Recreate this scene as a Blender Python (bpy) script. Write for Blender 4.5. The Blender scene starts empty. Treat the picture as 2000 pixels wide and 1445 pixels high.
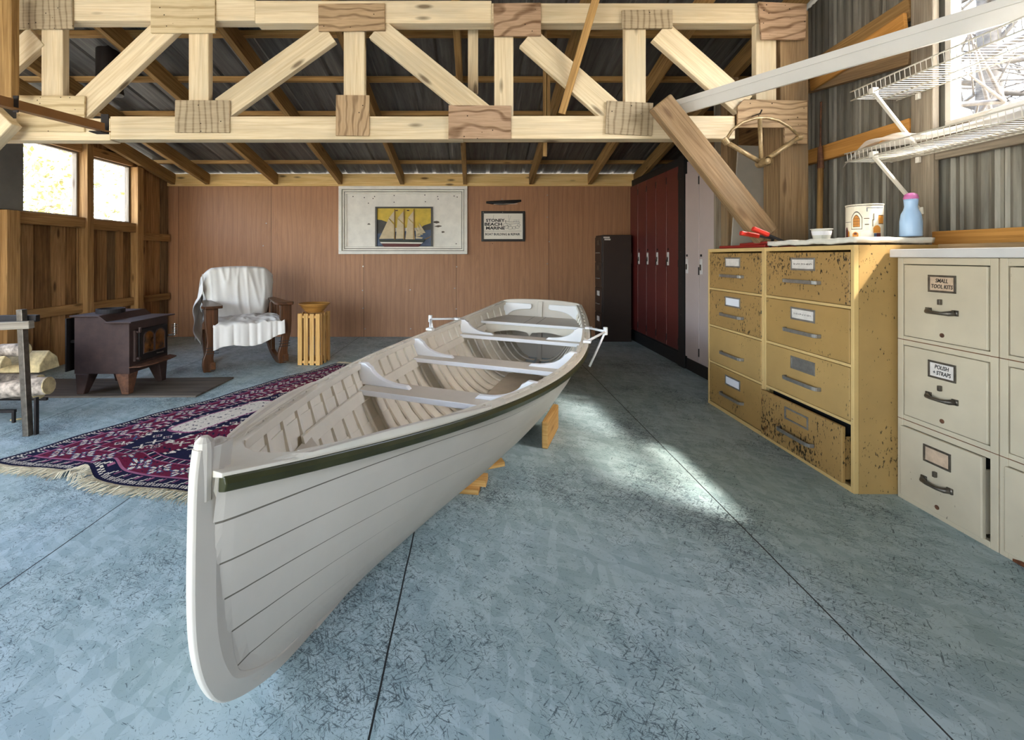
import bpy, math, random
from mathutils import Vector, Matrix
random.seed(7)
S = bpy.context.scene
COL = S.collection
PI = math.pi
# ---------------------------------------------------------------- helpers
def lin(h):
    h = h.lstrip('#'); o = []
    for i in (0, 2, 4):
        c = int(h[i:i+2], 16)/255
        o.append(c/12.92 if c <= .04045 else ((c+.055)/1.055)**2.4)
    return (o[0], o[1], o[2], 1)

SKY, SUN, EXPO = .45, 5.0, 2.75
FP, CX, CY, EYE = 900.0, 927.0, 500.0, 1.06
def P(px, py, Y):                       # a point of the photo at distance Y
    return Vector(((px-CX)*Y/FP, Y, EYE-(py-CY)*Y/FP))

class MB:
    """collects shapes and links them as ONE mesh object"""
    def __init__(s):
        s.v = []; s.f = []; s.uv = []; s.m = []; s.mi = 0; s.ou = 0; s.ov = 0
    def add(s, pts, faces, uvs, mi=None):
        b = len(s.v); s.v += [Vector(p) for p in pts]
        for fc, u in zip(faces, uvs):
            s.f.append([b+i for i in fc]); s.uv.append(u); s.m.append(s.mi if mi is None else mi)
    def box(s, lo, hi, M=None, mi=None):
        lo = Vector(lo); hi = Vector(hi)
        p = [Vector((x, y, z)) for z in (lo.z, hi.z) for y in (lo.y, hi.y) for x in (lo.x, hi.x)]
        F = [(0, 2, 3, 1), (4, 5, 7, 6), (0, 1, 5, 4), (2, 6, 7, 3), (0, 4, 6, 2), (1, 3, 7, 5)]
        d = hi-lo; ax = max(range(3), key=lambda i: d[i])
        ou, ov = random.uniform(0, 20), random.uniform(0, 20)
        U = []
        for n, fc in enumerate(F):
            fx = (2, 2, 1, 1, 0, 0)[n]
            if fx == ax: a, b2 = [i for i in range(3) if i != ax]
            else: a = ax; b2 = [i for i in range(3) if i not in (ax, fx)][0]
            U.append([(p[i][a]+ou, p[i][b2]+ov+n*.37) for i in fc])
        if M is not None: p = [M @ q for q in p]
        s.add(p, F, U, mi)
        return s
    def cbox(s, c, size, M=None, mi=None):
        c = Vector(c); h = Vector(size)/2
        return s.box(c-h, c+h, M, mi)
    def beam(s, p0, p1, w, t, up=(0, 0, 1), mi=None):
        p0 = Vector(p0); p1 = Vector(p1); d = p1-p0; L = d.length; d.normalize()
        up = Vector(up); sd = d.cross(up)
        if sd.length < 1e-5: sd = d.cross(Vector((0, 1, 0)))
        sd.normalize(); u2 = sd.cross(d)
        M = Matrix((( *[d[0], sd[0], u2[0]], p0[0]), (d[1], sd[1], u2[1], p0[1]), (d[2], sd[2], u2[2], p0[2]), (0, 0, 0, 1)))
        return s.box((0, -w/2, -t/2), (L, w/2, t/2), M, mi)
    def prism(s, poly, o, au, av, an, depth, mi=None):
        o = Vector(o); au = Vector(au); av = Vector(av); an = Vector(an); n = len(poly)
        p = [o+au*a+av*b for a, b in poly]+[o+au*a+av*b+an*depth for a, b in poly]
        F = [tuple(range(n))[::-1], tuple(range(n, 2*n))]
        ou, ov = random.uniform(0, 20), random.uniform(0, 20)
        wide = (max(a for a, b in poly)-min(a for a, b in poly)) >= (max(b for a, b in poly)-min(b for a, b in poly))
        q = [(a+ou, b+ov) if wide else (b+ou, a+ov) for a, b in poly]
        U = [[q[i] for i in F[0]], [q[i-n] for i in F[1]]]
        for i in range(n):
            j = (i+1) % n
            F.append((i, j, n+j, n+i)); U.append([q[i], q[j], (q[j][0], q[j][1]+depth), (q[i][0], q[i][1]+depth)])
        s.add(p, F, U, mi)
        return s
    def tube(s, pts, r, n=8, caps=True, closed=False, mi=None):
        pts = [Vector(p) for p in pts]; m = len(pts)
        rs = r if isinstance(r, (list, tuple)) else [r]*m
        rings = []; prev = None; ou = random.uniform(0, 9); dist = 0; us = []
        for i, p in enumerate(pts):
            if closed: d = pts[(i+1) % m]-pts[i-1]
            else: d = pts[min(i+1, m-1)]-pts[max(i-1, 0)]
            d.normalize()
            if prev is None:
                a = d.cross(Vector((0, 0, 1)))
                if a.length < 1e-3: a = d.cross(Vector((0, 1, 0)))
            else: a = prev-d*prev.dot(d)
            a.normalize(); prev = a; b = d.cross(a)
            rings.append([p+(a*math.cos(2*PI*k/n)+b*math.sin(2*PI*k/n))*rs[i] for k in range(n)])
            if i: dist += (p-pts[i-1]).length
            us.append(dist)
        V = [q for g in rings for q in g]; F = []; U = []
        for i in range(m if closed else m-1):
            j = (i+1) % m
            for k in range(n):
                l = (k+1) % n
                F.append((i*n+k, i*n+l, j*n+l, j*n+k))
                w = 2*PI*max(rs[i], .004)/n
                U.append([(us[i]+ou, k*w), (us[i]+ou, (k+1)*w), (us[j]+ou, (k+1)*w), (us[j]+ou, k*w)])
        if caps and not closed:
            F.append(tuple(range(n))[::-1]); U.append([(V[i].x, V[i].z) for i in F[-1]])
            F.append(tuple(range((m-1)*n, m*n))); U.append([(V[i].x, V[i].z) for i in F[-1]])
        s.add(V, F, U, mi)
        return s
    def lathe(s, prof, c=(0, 0, 0), n=28, M=None, mi=None):
        c = Vector(c); V = []; F = []; U = []
        for r, z in prof:
            for k in range(n):
                q = Vector((r*math.cos(2*PI*k/n), r*math.sin(2*PI*k/n), z))
                if M is not None: q = M @ q
                V.append(c+q)
        for i in range(len(prof)-1):
            for k in range(n):
                l = (k+1) % n
                F.append((i*n+k, i*n+l, (i+1)*n+l, (i+1)*n+k))
                U.append([(k/n, prof[i][1]), ((k+1)/n, prof[i][1]), ((k+1)/n, prof[i+1][1]), (k/n, prof[i+1][1])])
        s.add(V, F, U, mi)
        return s
    def grid(s, fn, nu, nv, uvf=None, mi=None, flip=False):
        V = [Vector(fn(i/nu, j/nv)) for j in range(nv+1) for i in range(nu+1)]
        F = []; U = []
        for j in range(nv):
            for i in range(nu):
                a = j*(nu+1)+i; fc = (a, a+1, a+nu+2, a+nu+1)
                q = [(i/nu, j/nv), ((i+1)/nu, j/nv), ((i+1)/nu, (j+1)/nv), (i/nu, (j+1)/nv)]
                if uvf: q = [uvf(*t) for t in q]
                if flip: fc = fc[::-1]; q = q[::-1]
                F.append(fc); U.append(q)
        s.add(V, F, U, mi)
        return s
    def build(s, name, mat, parent=None, smooth=False, bevel=0, org=None, seg=2, solid=0, weld=False):
        o_ = Vector((0, 0, 0))
        if org is not None: o_ = Vector(org)
        elif parent is None:
            xs = [v.x for v in s.v]; ys = [v.y for v in s.v]; zs = [v.z for v in s.v]
            o_ = Vector(((min(xs)+max(xs))/2, (min(ys)+max(ys))/2, min(zs)))
        me = bpy.data.meshes.new(name)
        me.from_pydata([v-o_ for v in s.v], [], s.f)
        ul = me.uv_layers.new(name='UVMap'); k = 0
        for u in s.uv:
            for q in u:
                ul.data[k].uv = q; k += 1
        mats = mat if isinstance(mat, (list, tuple)) else [mat]
        for m in mats: me.materials.append(m)
        if len(mats) > 1:
            for pl, i in zip(me.polygons, s.m): pl.material_index = i
        if smooth:
            for pl in me.polygons: pl.use_smooth = True
        me.update()
        ob = bpy.data.objects.new(name, me); COL.objects.link(ob)
        if parent is None: ob.location = o_
        else: ob.parent = parent
        if weld:
            w = ob.modifiers.new('weld', 'WELD'); w.merge_threshold = .0005
        if solid:
            so = ob.modifiers.new('solid', 'SOLIDIFY'); so.thickness = solid; so.offset = -1
        if bevel:
            b = ob.modifiers.new('bevel', 'BEVEL'); b.width = bevel; b.segments = seg
            b.limit_method = 'ANGLE'; b.angle_limit = math.radians(40)
            if not smooth:
                for pl in me.polygons: pl.use_smooth = False
        return ob

def tag(o, label, cat, group=None, kind=None):
    if kind: o['kind'] = kind
    if label: o['label'] = label
    if cat: o['category'] = cat
    if group: o['group'] = group
    return o
def thing(name, label, cat, loc=(0, 0, 0), rotz=0, group=None, rot=None):
    o = bpy.data.objects.new(name, None); COL.objects.link(o)
    o.location = loc; o.rotation_euler = rot if rot else (0, 0, rotz)
    o.empty_display_size = .1
    return tag(o, label, cat, group)
def struct(mb, name, mat, **k):
    o = mb.build(name, mat, **k); o['kind'] = 'structure'; return o
def single(mb, name, mat, label, cat, group=None, **k):
    return tag(mb.build(name, mat, **k), label, cat, group)
def text_mesh(body, size, mat, parent, loc, rot, name='lettering', shear=0, extrude=.0008, bold=0, spacing=1, align='CENTER', sx=1, width=None):
    cu = bpy.data.curves.new(name, 'FONT'); cu.body = body; cu.size = size
    cu.align_x = align; cu.align_y = 'CENTER'; cu.extrude = extrude; cu.shear = shear; cu.offset = bold; cu.space_character = spacing
    cu.resolution_u = 3
    t = bpy.data.objects.new('tmp', cu); COL.objects.link(t)
    dg = bpy.context.evaluated_depsgraph_get(); dg.update()
    me = bpy.data.meshes.new_from_object(t.evaluated_get(dg))
    bpy.data.objects.remove(t)
    me.materials.clear(); me.materials.append(mat); me.name = name
    o = bpy.data.objects.new(name, me); COL.objects.link(o)
    if width:
        xs = [v.co.x for v in me.vertices]; sx = width/(max(xs)-min(xs))
    o.parent = parent; o.location = loc; o.rotation_euler = rot; o.scale = (sx, 1, 1)
    return o

# ---------------------------------------------------------------- materials
def mat(name):
    m = bpy.data.materials.new(name); m.use_nodes = True
    nt = m.node_tree; b = nt.nodes['Principled BSDF']
    return m, nt, b
def N(nt, t, **k):
    n = nt.nodes.new(t)
    for a, v in k.items():
        if a.startswith('i_'): n.inputs[a[2:].replace('_', ' ')].default_value = v
        else: setattr(n, a, v)
    return n
def ramp(nt, fac, stops, interp='LINEAR'):
    r = nt.nodes.new('ShaderNodeValToRGB'); r.color_ramp.interpolation = interp
    e = r.color_ramp.elements
    while len(e) < len(stops): e.new(.5)
    for x, (p, c) in zip(e, stops):
        x.position = p; x.color = c if len(c) == 4 else (*c, 1)
    nt.links.new(fac, r.inputs[0]); return r
def coords(nt, kind, scale, rot=(0, 0, 0), loc=(0, 0, 0)):
    tc = nt.nodes.new('ShaderNodeTexCoord'); mp = nt.nodes.new('ShaderNodeMapping')
    nt.links.new(tc.outputs[kind], mp.inputs[0])
    if any(rot):                          # turn first, stretch afterwards
        mp.inputs['Rotation'].default_value = rot; m2 = nt.nodes.new('ShaderNodeMapping'); nt.links.new(mp.outputs[0], m2.inputs[0]); mp = m2
    mp.inputs['Scale'].default_value = scale; mp.inputs['Location'].default_value = loc
    return mp.outputs[0]
def noise(nt, vec, scale=1, detail=4, rough=.6, dist=0):
    n = N(nt, 'ShaderNodeTexNoise'); n.inputs['Scale'].default_value = scale; n.inputs['Detail'].default_value = detail
    n.inputs['Roughness'].default_value = rough; n.inputs['Distortion'].default_value = dist
    nt.links.new(vec, n.inputs['Vector']); return n.outputs['Fac']
def mix(nt, fac, a, b, mode='MIX'):
    m = nt.nodes.new('ShaderNodeMix'); m.data_type = 'RGBA'; m.blend_type = mode
    def put(sock, v):
        if hasattr(v, 'is_linked') or isinstance(v, bpy.types.NodeSocket): nt.links.new(v, sock)
        elif isinstance(v, (int, float)): sock.default_value = v
        else: sock.default_value = v
    put(m.inputs[0], fac); put(m.inputs[6], a); put(m.inputs[7], b)
    return m.outputs[2]
def math_(nt, op, a, b=None):
    m = nt.nodes.new('ShaderNodeMath'); m.operation = op
    for i, v in enumerate((a, b)):
        if v is None: continue
        if isinstance(v, bpy.types.NodeSocket): nt.links.new(v, m.inputs[i])
        else: m.inputs[i].default_value = v
    return m.outputs[0]
def bump(nt, b, h, st=.2, dist=.01):
    n = nt.nodes.new('ShaderNodeBump'); n.inputs['Strength'].default_value = st; n.inputs['Distance'].default_value = dist
    nt.links.new(h, n.inputs['Height']); nt.links.new(n.outputs[0], b.inputs['Normal'])
W1 = (1, 1, 1, 1); K0 = (0, 0, 0, 1)

def plain(name, c, rough=.5, metal=0, var=.06, sc=6):
    m, nt, b = mat(name); c = lin(c)
    f = noise(nt, coords(nt, 'Object', (sc, sc, sc)), 1, 4)
    d = tuple(x*(1-var*2) for x in c[:3])+(1,); l = tuple(min(1, x*(1+var)) for x in c[:3])+(1,)
    nt.links.new(ramp(nt, f, [(.3, d), (.7, l)]).outputs[0], b.inputs['Base Color'])
    b.inputs['Roughness'].default_value = rough; b.inputs['Metallic'].default_value = metal
    return m
def wood(name, c1, c2, rough=.75, var=.2, knots=.5, gs=70, stain=None, bumpst=.25, knotc='#4a3018'):
    m, nt, b = mat(name); c1 = lin(c1); c2 = lin(c2)
    uv = coords(nt, 'UV', (2.2, gs, 1))
    g = noise(nt, uv, 1, 5, .6, .8)
    col = ramp(nt, g, [(.3, c2), (.62, c1)]).outputs[0]
    g2 = noise(nt, coords(nt, 'UV', (.9, 9, 1)), 1, 3, .5, 1.5)
    dk = tuple(x*.72 for x in c2[:3])+(1,)
    col = mix(nt, ramp(nt, g2, [(.45, K0), (.75, (.6, .6, .6, 1))]).outputs[0], col, dk)
    if stain:
        st = noise(nt, coords(nt, 'UV', (1.3, 3.5, 1)), 1, 4)
        col = mix(nt, ramp(nt, st, [(.5, K0), (.7, (.8, .8, .8, 1))]).outputs[0], col, lin(stain))
    if knots:
        v = N(nt, 'ShaderNodeTexVoronoi'); v.inputs['Scale'].default_value = 1
        nt.links.new(coords(nt, 'UV', (2.4, 8.5, 1)), v.inputs['Vector'])
        col = mix(nt, ramp(nt, v.outputs['Distance'], [(.07, (knots,)*3), (.16, K0)]).outputs[0], col, lin(knotc))
    oi = nt.nodes.new('ShaderNodeObjectInfo')
    hs = nt.nodes.new('ShaderNodeHueSaturation')
    r = nt.nodes.new('ShaderNodeMapRange'); r.inputs['To Min'].default_value = 1-var; r.inputs['To Max'].default_value = 1+var*.6
    nt.links.new(oi.outputs['Random'], r.inputs[0]); nt.links.new(r.outputs[0], hs.inputs['Value'])
    nt.links.new(col, hs.inputs['Color']); nt.links.new(hs.outputs[0], b.inputs['Base Color'])
    b.inputs['Roughness'].default_value = rough; b.inputs['Specular IOR Level'].default_value = .25
    bump(nt, b, g, bumpst, .004)
    return m
def plyswirl(name, c1, c2, dist=9, sc=9, rot=0):
    m, nt, b = mat(name)
    w = N(nt, 'ShaderNodeTexWave', wave_type='BANDS', bands_direction='Y')
    w.inputs['Scale'].default_value = sc; w.inputs['Distortion'].default_value = dist; w.inputs['Detail'].default_value = 3; w.inputs['Detail Scale'].default_value = .55
    nt.links.new(coords(nt, 'UV', (.55, 1, 1), rot=(0, 0, rot)), w.inputs['Vector'])
    f = noise(nt, coords(nt, 'UV', (6, 90, 1)), 1, 3)
    col = ramp(nt, w.outputs['Fac'], [(0, lin(c2)), (.35, lin(c1)), (1, lin(c1))]).outputs[0]
    col = mix(nt, .35, col, ramp(nt, f, [(.35, lin(c2)), (.6, lin(c1))]).outputs[0])
    v = N(nt, 'ShaderNodeTexVoronoi'); v.inputs['Scale'].default_value = 22
    nt.links.new(coords(nt, 'UV', (1, 1, 1)), v.inputs['Vector'])
    col = mix(nt, ramp(nt, v.outputs['Distance'], [(.07, W1), (.1, K0)]).outputs[0], col, lin('#2a2018'))
    nt.links.new(col, b.inputs['Base Color']); b.inputs['Roughness'].default_value = .8
    b.inputs['Specular IOR Level'].default_value = .2
    bump(nt, b, w.outputs['Fac'], .25, .003)
    return m
def speckled(name, c, spot, rust, amount=.5, rough=.45, vert=True, blot=None):
    """painted steel with chips, runs and rust spots"""
    m, nt, b = mat(name); c = lin(c)
    f = noise(nt, coords(nt, 'Object', (3, 3, 3)), 1, 4)
    d = tuple(x*.8 for x in c[:3])+(1,)
    col = ramp(nt, f, [(.3, d), (.7, c)]).outputs[0]
    s1 = noise(nt, coords(nt, 'Object', (85, 85, 38 if vert else 85)), 1, 3, .7)
    msk = noise(nt, coords(nt, 'Object', (3.2, 3.2, 3.2), loc=(3, 5, 1)), 1, 3)
    th = math_(nt, 'ADD', s1, math_(nt, 'MULTIPLY', math_(nt, 'SUBTRACT', msk, .5), .55))
    p = .76-amount*.16
    col = mix(nt, ramp(nt, th, [(p, K0), (p+.035, W1)]).outputs[0], col, lin(spot))
    s2 = noise(nt, coords(nt, 'Object', (14, 14, 9), loc=(9, 1, 4)), 1, 5, .7)
    th2 = math_(nt, 'ADD', s2, math_(nt, 'MULTIPLY', math_(nt, 'SUBTRACT', msk, .5), .5))
    p2 = .80-amount*.13
    col = mix(nt, ramp(nt, th2, [(p2, K0), (p2+.06, (.85, .85, .85, 1))]).outputs[0], col, lin(rust))
    nt.links.new(col, b.inputs['Base Color']); b.inputs['Roughness'].default_value = rough
    return m

M = {}
M['truss'] = wood('pale_rough_spruce', '#e8d5b2', '#cfb78f', knots=.75, var=.08, stain='#c6b89c')
M['rafter'] = wood('brown_rafter_wood', '#a98654', '#7c5c34', var=.25, knots=.6)
M['purlin'] = wood('honey_purlin_wood', '#bb935b', '#8c683c', var=.15, knots=.6)
M['plate'] = wood('yellow_pine', '#e8c98d', '#d1a862', var=.1, knots=.8)
M['stud'] = wood('amber_stud_wood', '#b68d5a', '#876138', var=.15, knots=.7)
M['girtnew'] = wood('orange_pine', '#cd954f', '#ab7738', var=.1)
M['old'] = wood('weathered_timber', '#a98b66', '#7b6042', var=.15, stain='#85735c', bumpst=.5)
M['oldgrey'] = wood('grey_weathered_board', '#a09482', '#75695a', var=.1, bumpst=.5)
M['plank'] = wood('old_barn_planks', '#a87c4e', '#6b4a2b', var=.1, knots=.9, stain='#54391f', gs=45)
M['plank2'] = wood('lighter_barn_planks', '#bb8f5f', '#83603a', var=.05, knots=.9, gs=45)
M['plank3'] = wood('greyer_barn_planks', '#8f7352', '#5a4630', var=.05, knots=.9, gs=45)
M['light'] = wood('light_crate_pine', '#e0b472', '#c08c48', var=.08, knots=.5)
M['chairwood'] = wood('dark_chair_oak', '#5d3a22', '#35200f', rough=.35, var=.05, knots=0)
M['gus0'] = plyswirl('plywood_gusset_pale', '#d3bf98', '#a88f68', 5, 5)
M['gus1'] = plyswirl('plywood_gusset_tan', '#b99c78', '#7a6045', 14, 7)
M['gus2'] = plyswirl('plywood_gusset_swirl', '#b6977a', '#6b4f36', 26, 4)
M['gus3'] = plyswirl('plywood_gusset_grey', '#b3a184', '#7f6d54', 6, 8, 1.57)
# red-brown plywood wall
def mk_ply():
    m, nt, b = mat('lauan_plywood')
    v = coords(nt, 'UV', (1, 1, 1))
    f = noise(nt, coords(nt, 'UV', (9, .8, 1)), 1, 7, .7, 2.2)
    col = ramp(nt, f, [(.25, lin('#9a6b4a')), (.5, lin('#ad7c57')), (.75, lin('#ba8963'))]).outputs[0]
    w = N(nt, 'ShaderNodeTexWave', wave_type='BANDS', bands_direction='X'); w.inputs['Scale'].default_value = 2.2
    w.inputs['Distortion'].default_value = 7; w.inputs['Detail'].default_value = 2; w.inputs['Detail Scale'].default_value = .6
    nt.links.new(coords(nt, 'UV', (2.2, .5, 1)), w.inputs['Vector'])
    col = mix(nt, ramp(nt, w.outputs['Fac'], [(0, (.35, .35, .35, 1)), (.25, K0)]).outputs[0], col, lin('#90634a'))
    sx = N(nt, 'ShaderNodeSeparateXYZ'); nt.links.new(v, sx.inputs[0])
    # sheet joints every 1.22 m
    a = math_(nt, 'FRACT', math_(nt, 'DIVIDE', math_(nt, 'ADD', sx.outputs[0], 100*1.215+.243), 1.215))
    seam = math_(nt, 'LESS_THAN', a, .004)
    cell = math_(nt, 'FLOOR', math_(nt, 'DIVIDE', math_(nt, 'ADD', sx.outputs[0], 100*1.215+.243), 1.215))
    wn = N(nt, 'ShaderNodeTexWhiteNoise', noise_dimensions='1D'); nt.links.new(cell, wn.inputs['W'])
    r = nt.nodes.new('ShaderNodeMapRange'); r.inputs['To Min'].default_value = .88; r.inputs['To Max'].default_value = 1.1
    nt.links.new(wn.outputs['Value'], r.inputs[0])
    hs = nt.nodes.new('ShaderNodeHueSaturation'); nt.links.new(r.outputs[0], hs.inputs['Value']); nt.links.new(col, hs.inputs['Color'])
    col = mix(nt, seam, hs.outputs[0], lin('#3a2418'))
    nt.links.new(col, b.inputs['Base Color']); b.inputs['Roughness'].default_value = .55
    return m
M['ply'] = mk_ply()
def mk_tin(name, c1, c2, streak, rust, ramt=.5, rough=.5, metal=.35, sc=1.):
    m, nt, b = mat(name)
    f = noise(nt, coords(nt, 'UV', (1.2*sc, 14*sc, 1)), 1, 6, .7, .4)
    col = ramp(nt, f, [(.32, lin(c2)), (.62, lin(c1))]).outputs[0]
    s = noise(nt, coords(nt, 'UV', (.8, 40, 1)), 1, 3, .6)
    col = mix(nt, ramp(nt, s, [(.6, K0), (.72, (.5, .5, .5, 1))]).outputs[0], col, lin(streak))
    f2 = noise(nt, coords(nt, 'UV', (1.5, 4, 1), loc=(3, 3, 0)), 1, 6, .7, .5)
    col = mix(nt, ramp(nt, f2, [(.74-ramt*.1, K0), (.8-ramt*.1, (.85, .85, .85, 1))]).outputs[0], col, lin(rust))
    nt.links.new(col, b.inputs['Base Color'])
    b.inputs['Roughness'].default_value = rough; b.inputs['Metallic'].default_value = metal
    bump(nt, b, f, .15, .003)
    return m
M['roof'] = mk_tin('dark_roof_tin', '#6f6d69', '#44423f', '#aaa399', '#7a5430', .4, .6, .3)
M['tin'] = mk_tin('galvanised_wall_tin', '#8c887d', '#5d5950', '#c3bda9', '#b5793a', .42, .5, .35)
def mk_floor():
    m, nt, b = mat('painted_chipboard_floor')
    base = lin('#98b4bf')
    big = noise(nt, coords(nt, 'Object', (.8, .8, .8)), 1, 3)
    col = ramp(nt, big, [(.3, lin('#a0b6ba')), (.7, lin('#b4c6c8'))]).outputs[0]
    v = N(nt, 'ShaderNodeTexVoronoi'); v.inputs['Scale'].default_value = 1; v.inputs['Randomness'].default_value = 1
    warp = noise(nt, coords(nt, 'Object', (3, 3, 3)), 1, 2)
    nt.links.new(coords(nt, 'Object', (30, 11, 1)), v.inputs['Vector'])
    v2 = N(nt, 'ShaderNodeTexVoronoi'); v2.inputs['Scale'].default_value = 1
    nt.links.new(coords(nt, 'Object', (11, 34, 1), rot=(0, 0, .5)), v2.inputs['Vector'])
    h1 = N(nt, 'ShaderNodeSeparateColor'); nt.links.new(v.outputs['Color'], h1.inputs[0])
    h2 = N(nt, 'ShaderNodeSeparateColor'); nt.links.new(v2.outputs['Color'], h2.inputs[0])
    hh = math_(nt, 'MULTIPLY', math_(nt, 'ADD', h1.outputs[0], h2.outputs[0]), .5)
    hue = noise(nt, coords(nt, 'Object', (1.1, 1.1, 1), loc=(8, 3, 0)), 1, 3)
    col = mix(nt, ramp(nt, hue, [(.42, K0), (.62, (.5, .5, .5, 1))]).outputs[0], col, lin('#a3b6ab'))
    col = mix(nt, .27, col, ramp(nt, hh, [(.2, lin('#5f7d88')), (.8, lin('#d0e0e4'))]).outputs[0])
    msk = noise(nt, coords(nt, 'Object', (1.7, 1.7, 1), loc=(4, 2, 0)), 1, 3)
    for k, (ang, sx_, sy_) in enumerate(((.35, 26, 170), (1.25, 30, 190), (2.2, 25, 165), (2.85, 34, 215), (.8, 40, 230))):
        n = noise(nt, coords(nt, 'Object', (sx_, sy_, 1), rot=(0, 0, ang), loc=(k*7, k*3, 0)), 1, 3, .65, 1.0)
        th = math_(nt, 'ADD', n, math_(nt, 'MULTIPLY', math_(nt, 'SUBTRACT', msk, .5), .35))
        col = mix(nt, ramp(nt, th, [(.622, K0), (.665, (.78, .78, .78, 1))]).outputs[0], col, lin('#3b4a50'))
    sp = noise(nt, coords(nt, 'Object', (60, 60, 1)), 1, 2)
    col = mix(nt, ramp(nt, sp, [(.78, K0), (.81, W1)]).outputs[0], col, lin('#24292c'))
    tc = nt.nodes.new('ShaderNodeTexCoord'); sx = N(nt, 'ShaderNodeSeparateXYZ'); nt.links.new(tc.outputs['Object'], sx.inputs[0])
    wob = math_(nt, 'MULTIPLY', math_(nt, 'SUBTRACT', noise(nt, coords(nt, 'Object', (0.001, 5, 1)), 1, 3), .5), .006)
    a = math_(nt, 'FRACT', math_(nt, 'DIVIDE', math_(nt, 'ADD', math_(nt, 'ADD', sx.outputs[0], wob), 128+.235), 1.28))
    rw = math_(nt, 'FLOOR', math_(nt, 'DIVIDE', math_(nt, 'ADD', sx.outputs[0], 128+.235), 1.28))
    c2 = math_(nt, 'FRACT', math_(nt, 'DIVIDE', math_(nt, 'ADD', math_(nt, 'ADD', sx.outputs[1], 201.1), math_(nt, 'MULTIPLY', rw, 1.22)), 2.44))
    seam = math_(nt, 'MAXIMUM', math_(nt, 'LESS_THAN', a, .004), math_(nt, 'LESS_THAN', c2, -1))
    col = mix(nt, seam, col, lin('#15191b'))
    nt.links.new(col, b.inputs['Base Color']); b.inputs['Roughness'].default_value = .55
    bump(nt, b, hh, .12, .002)
    return m
M['floor'] = mk_floor()
M['yellow'] = speckled('yellow_steel', '#b8945a', '#4b3a1e', '#7a5526', .75)
M['yellowdrawer'] = speckled('yellow_drawer_steel', '#ab864f', '#2f2412', '#6d451d', 1.15)
M['yellowclean'] = speckled('yellow_drawer_steel_cleaner', '#b08b51', '#3a2b14', '#86602c', .7)
M['yellowedge'] = speckled('yellow_edge_steel', '#d9b678', '#7a5a30', '#8a5a2c', .3)
M['whitesteel'] = speckled('cream_white_steel', '#cbbda3', '#75695a', '#7a4a22', .22)
M['rustedge'] = plain('rust', '#6d3d1c', .8, var=.3, sc=40)
M['worktop'] = plain('white_laminate', '#cfcbc8', .45, var=.04)
M['steel'] = plain('brushed_steel', '#a09c96', .35, .7, var=.12, sc=30)
M['darksteel'] = plain('tarnished_steel', '#6a6258', .4, .7, var=.2, sc=30)
M['card'] = plain('card_label', '#d8cfc6', .8, var=.06, sc=30)
M['cardwhite'] = plain('white_card_label', '#e6e6ec', .7, var=.02)
M['cardtan'] = plain('tan_card_label', '#c3a88d', .8, var=.1, sc=30)
M['ink'] = plain('black_ink', '#1a1614', .8, var=0)
M['inkfaint'] = plain('faded_ink', '#6f645e', .8, var=.1)
M['red'] = plain('maroon_locker_paint', '#5f2420', .35, var=.07, sc=3)
M['black'] = plain('black_paint', '#141211', .6, var=.1)
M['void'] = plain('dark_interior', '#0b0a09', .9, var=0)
M['lockgrey'] = plain('pinkish_grey_paint', '#b9a9a4', .4, var=.03, sc=3)
M['brownsteel'] = plain('dark_brown_steel', '#33241c', .45, var=.08)
M['seam'] = plain('dark_seam', '#6f6659', .8)  # even dark tone for the narrow band at each plank seam
M['boat'] = plain('white_boat_paint', '#cfc5b7', .4, var=.03, sc=4)
M['boatin'] = plain('cream_boat_paint', '#e3dac8', .45, var=.04, sc=5)
M['boatseat'] = plain('greige_seat_paint', '#cfc4b4', .5, var=.03, sc=5)
M['boatwhite'] = plain('bright_white_gloss', '#f1f0f0', .3, var=.01)
M['boatfloor'] = plain('floorboard_paint', '#c2b49f', .6, var=.06, sc=8)
M['green'] = plain('dark_green_rail_paint', '#38381a', .35, var=.15, sc=15)
M['iron'] = plain('brown_black_iron', '#43302a', .6, .3, var=.15, sc=14)
M['ironrust'] = plain('rusty_iron', '#6b4630', .75, .2, var=.3, sc=25)
M['irondark'] = plain('sooty_iron', '#1d1614', .6, .3, var=.2, sc=20)
M['amberglass'] = plain('sooty_amber_glass', '#6b4018', .15, 0, var=.5, sc=16)
M['chrome'] = plain('chrome', '#d0ccc6', .15, .95, var=.02)
M['fringe'] = plain('cream_wool', '#cfc3a8', .9, var=.12, sc=60)
M['cloth'] = plain('white_cotton', '#dfdad2', .85, var=.02)
M['wicker'] = wood('woven_wicker', '#c48d47', '#8a5c26', rough=.5, var=.03, knots=0, gs=120)
M['hearth'] = wood('sooty_plywood', '#6d6358', '#4a433b', rough=.8, var=.05, knots=.5)
M['bark'] = plain('birch_bark', '#b9a897', .9, var=.4, sc=22)
M['barkdark'] = plain('grey_bark', '#7a6d60', .9, var=.4, sc=22)
M['cut'] = plain('fresh_split_wood', '#c2ad80', .8, var=.25, sc=18)
M['whiteframe'] = plain('chipped_white_paint', '#ebe6db', .6, var=.05, sc=9)
M['blackframe'] = plain('black_frame_paint', '#17120f', .4, var=.1)
M['signwhite'] = plain('sign_cream', '#f0e9db', .6, var=.02)
M['skyyellow'] = plain('painted_yellow', '#d3b440', .6, var=.12, sc=9)
M['hill'] = plain('painted_dark_hill', '#4c4a46', .7, var=.15, sc=9)
M['sea'] = plain('painted_blue_sea', '#4d5d78', .6, var=.2, sc=9)
M['sail'] = plain('painted_sail', '#cdbb98', .7, var=.08, sc=12)
M['maroon'] = plain('painted_maroon', '#5e2320', .6, var=.1)
M['greenblk'] = plain('painted_hull_green', '#2d3328', .6, var=.1)
M['redplastic'] = plain('red_plastic', '#c02a1c', .35, var=.03)
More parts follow.
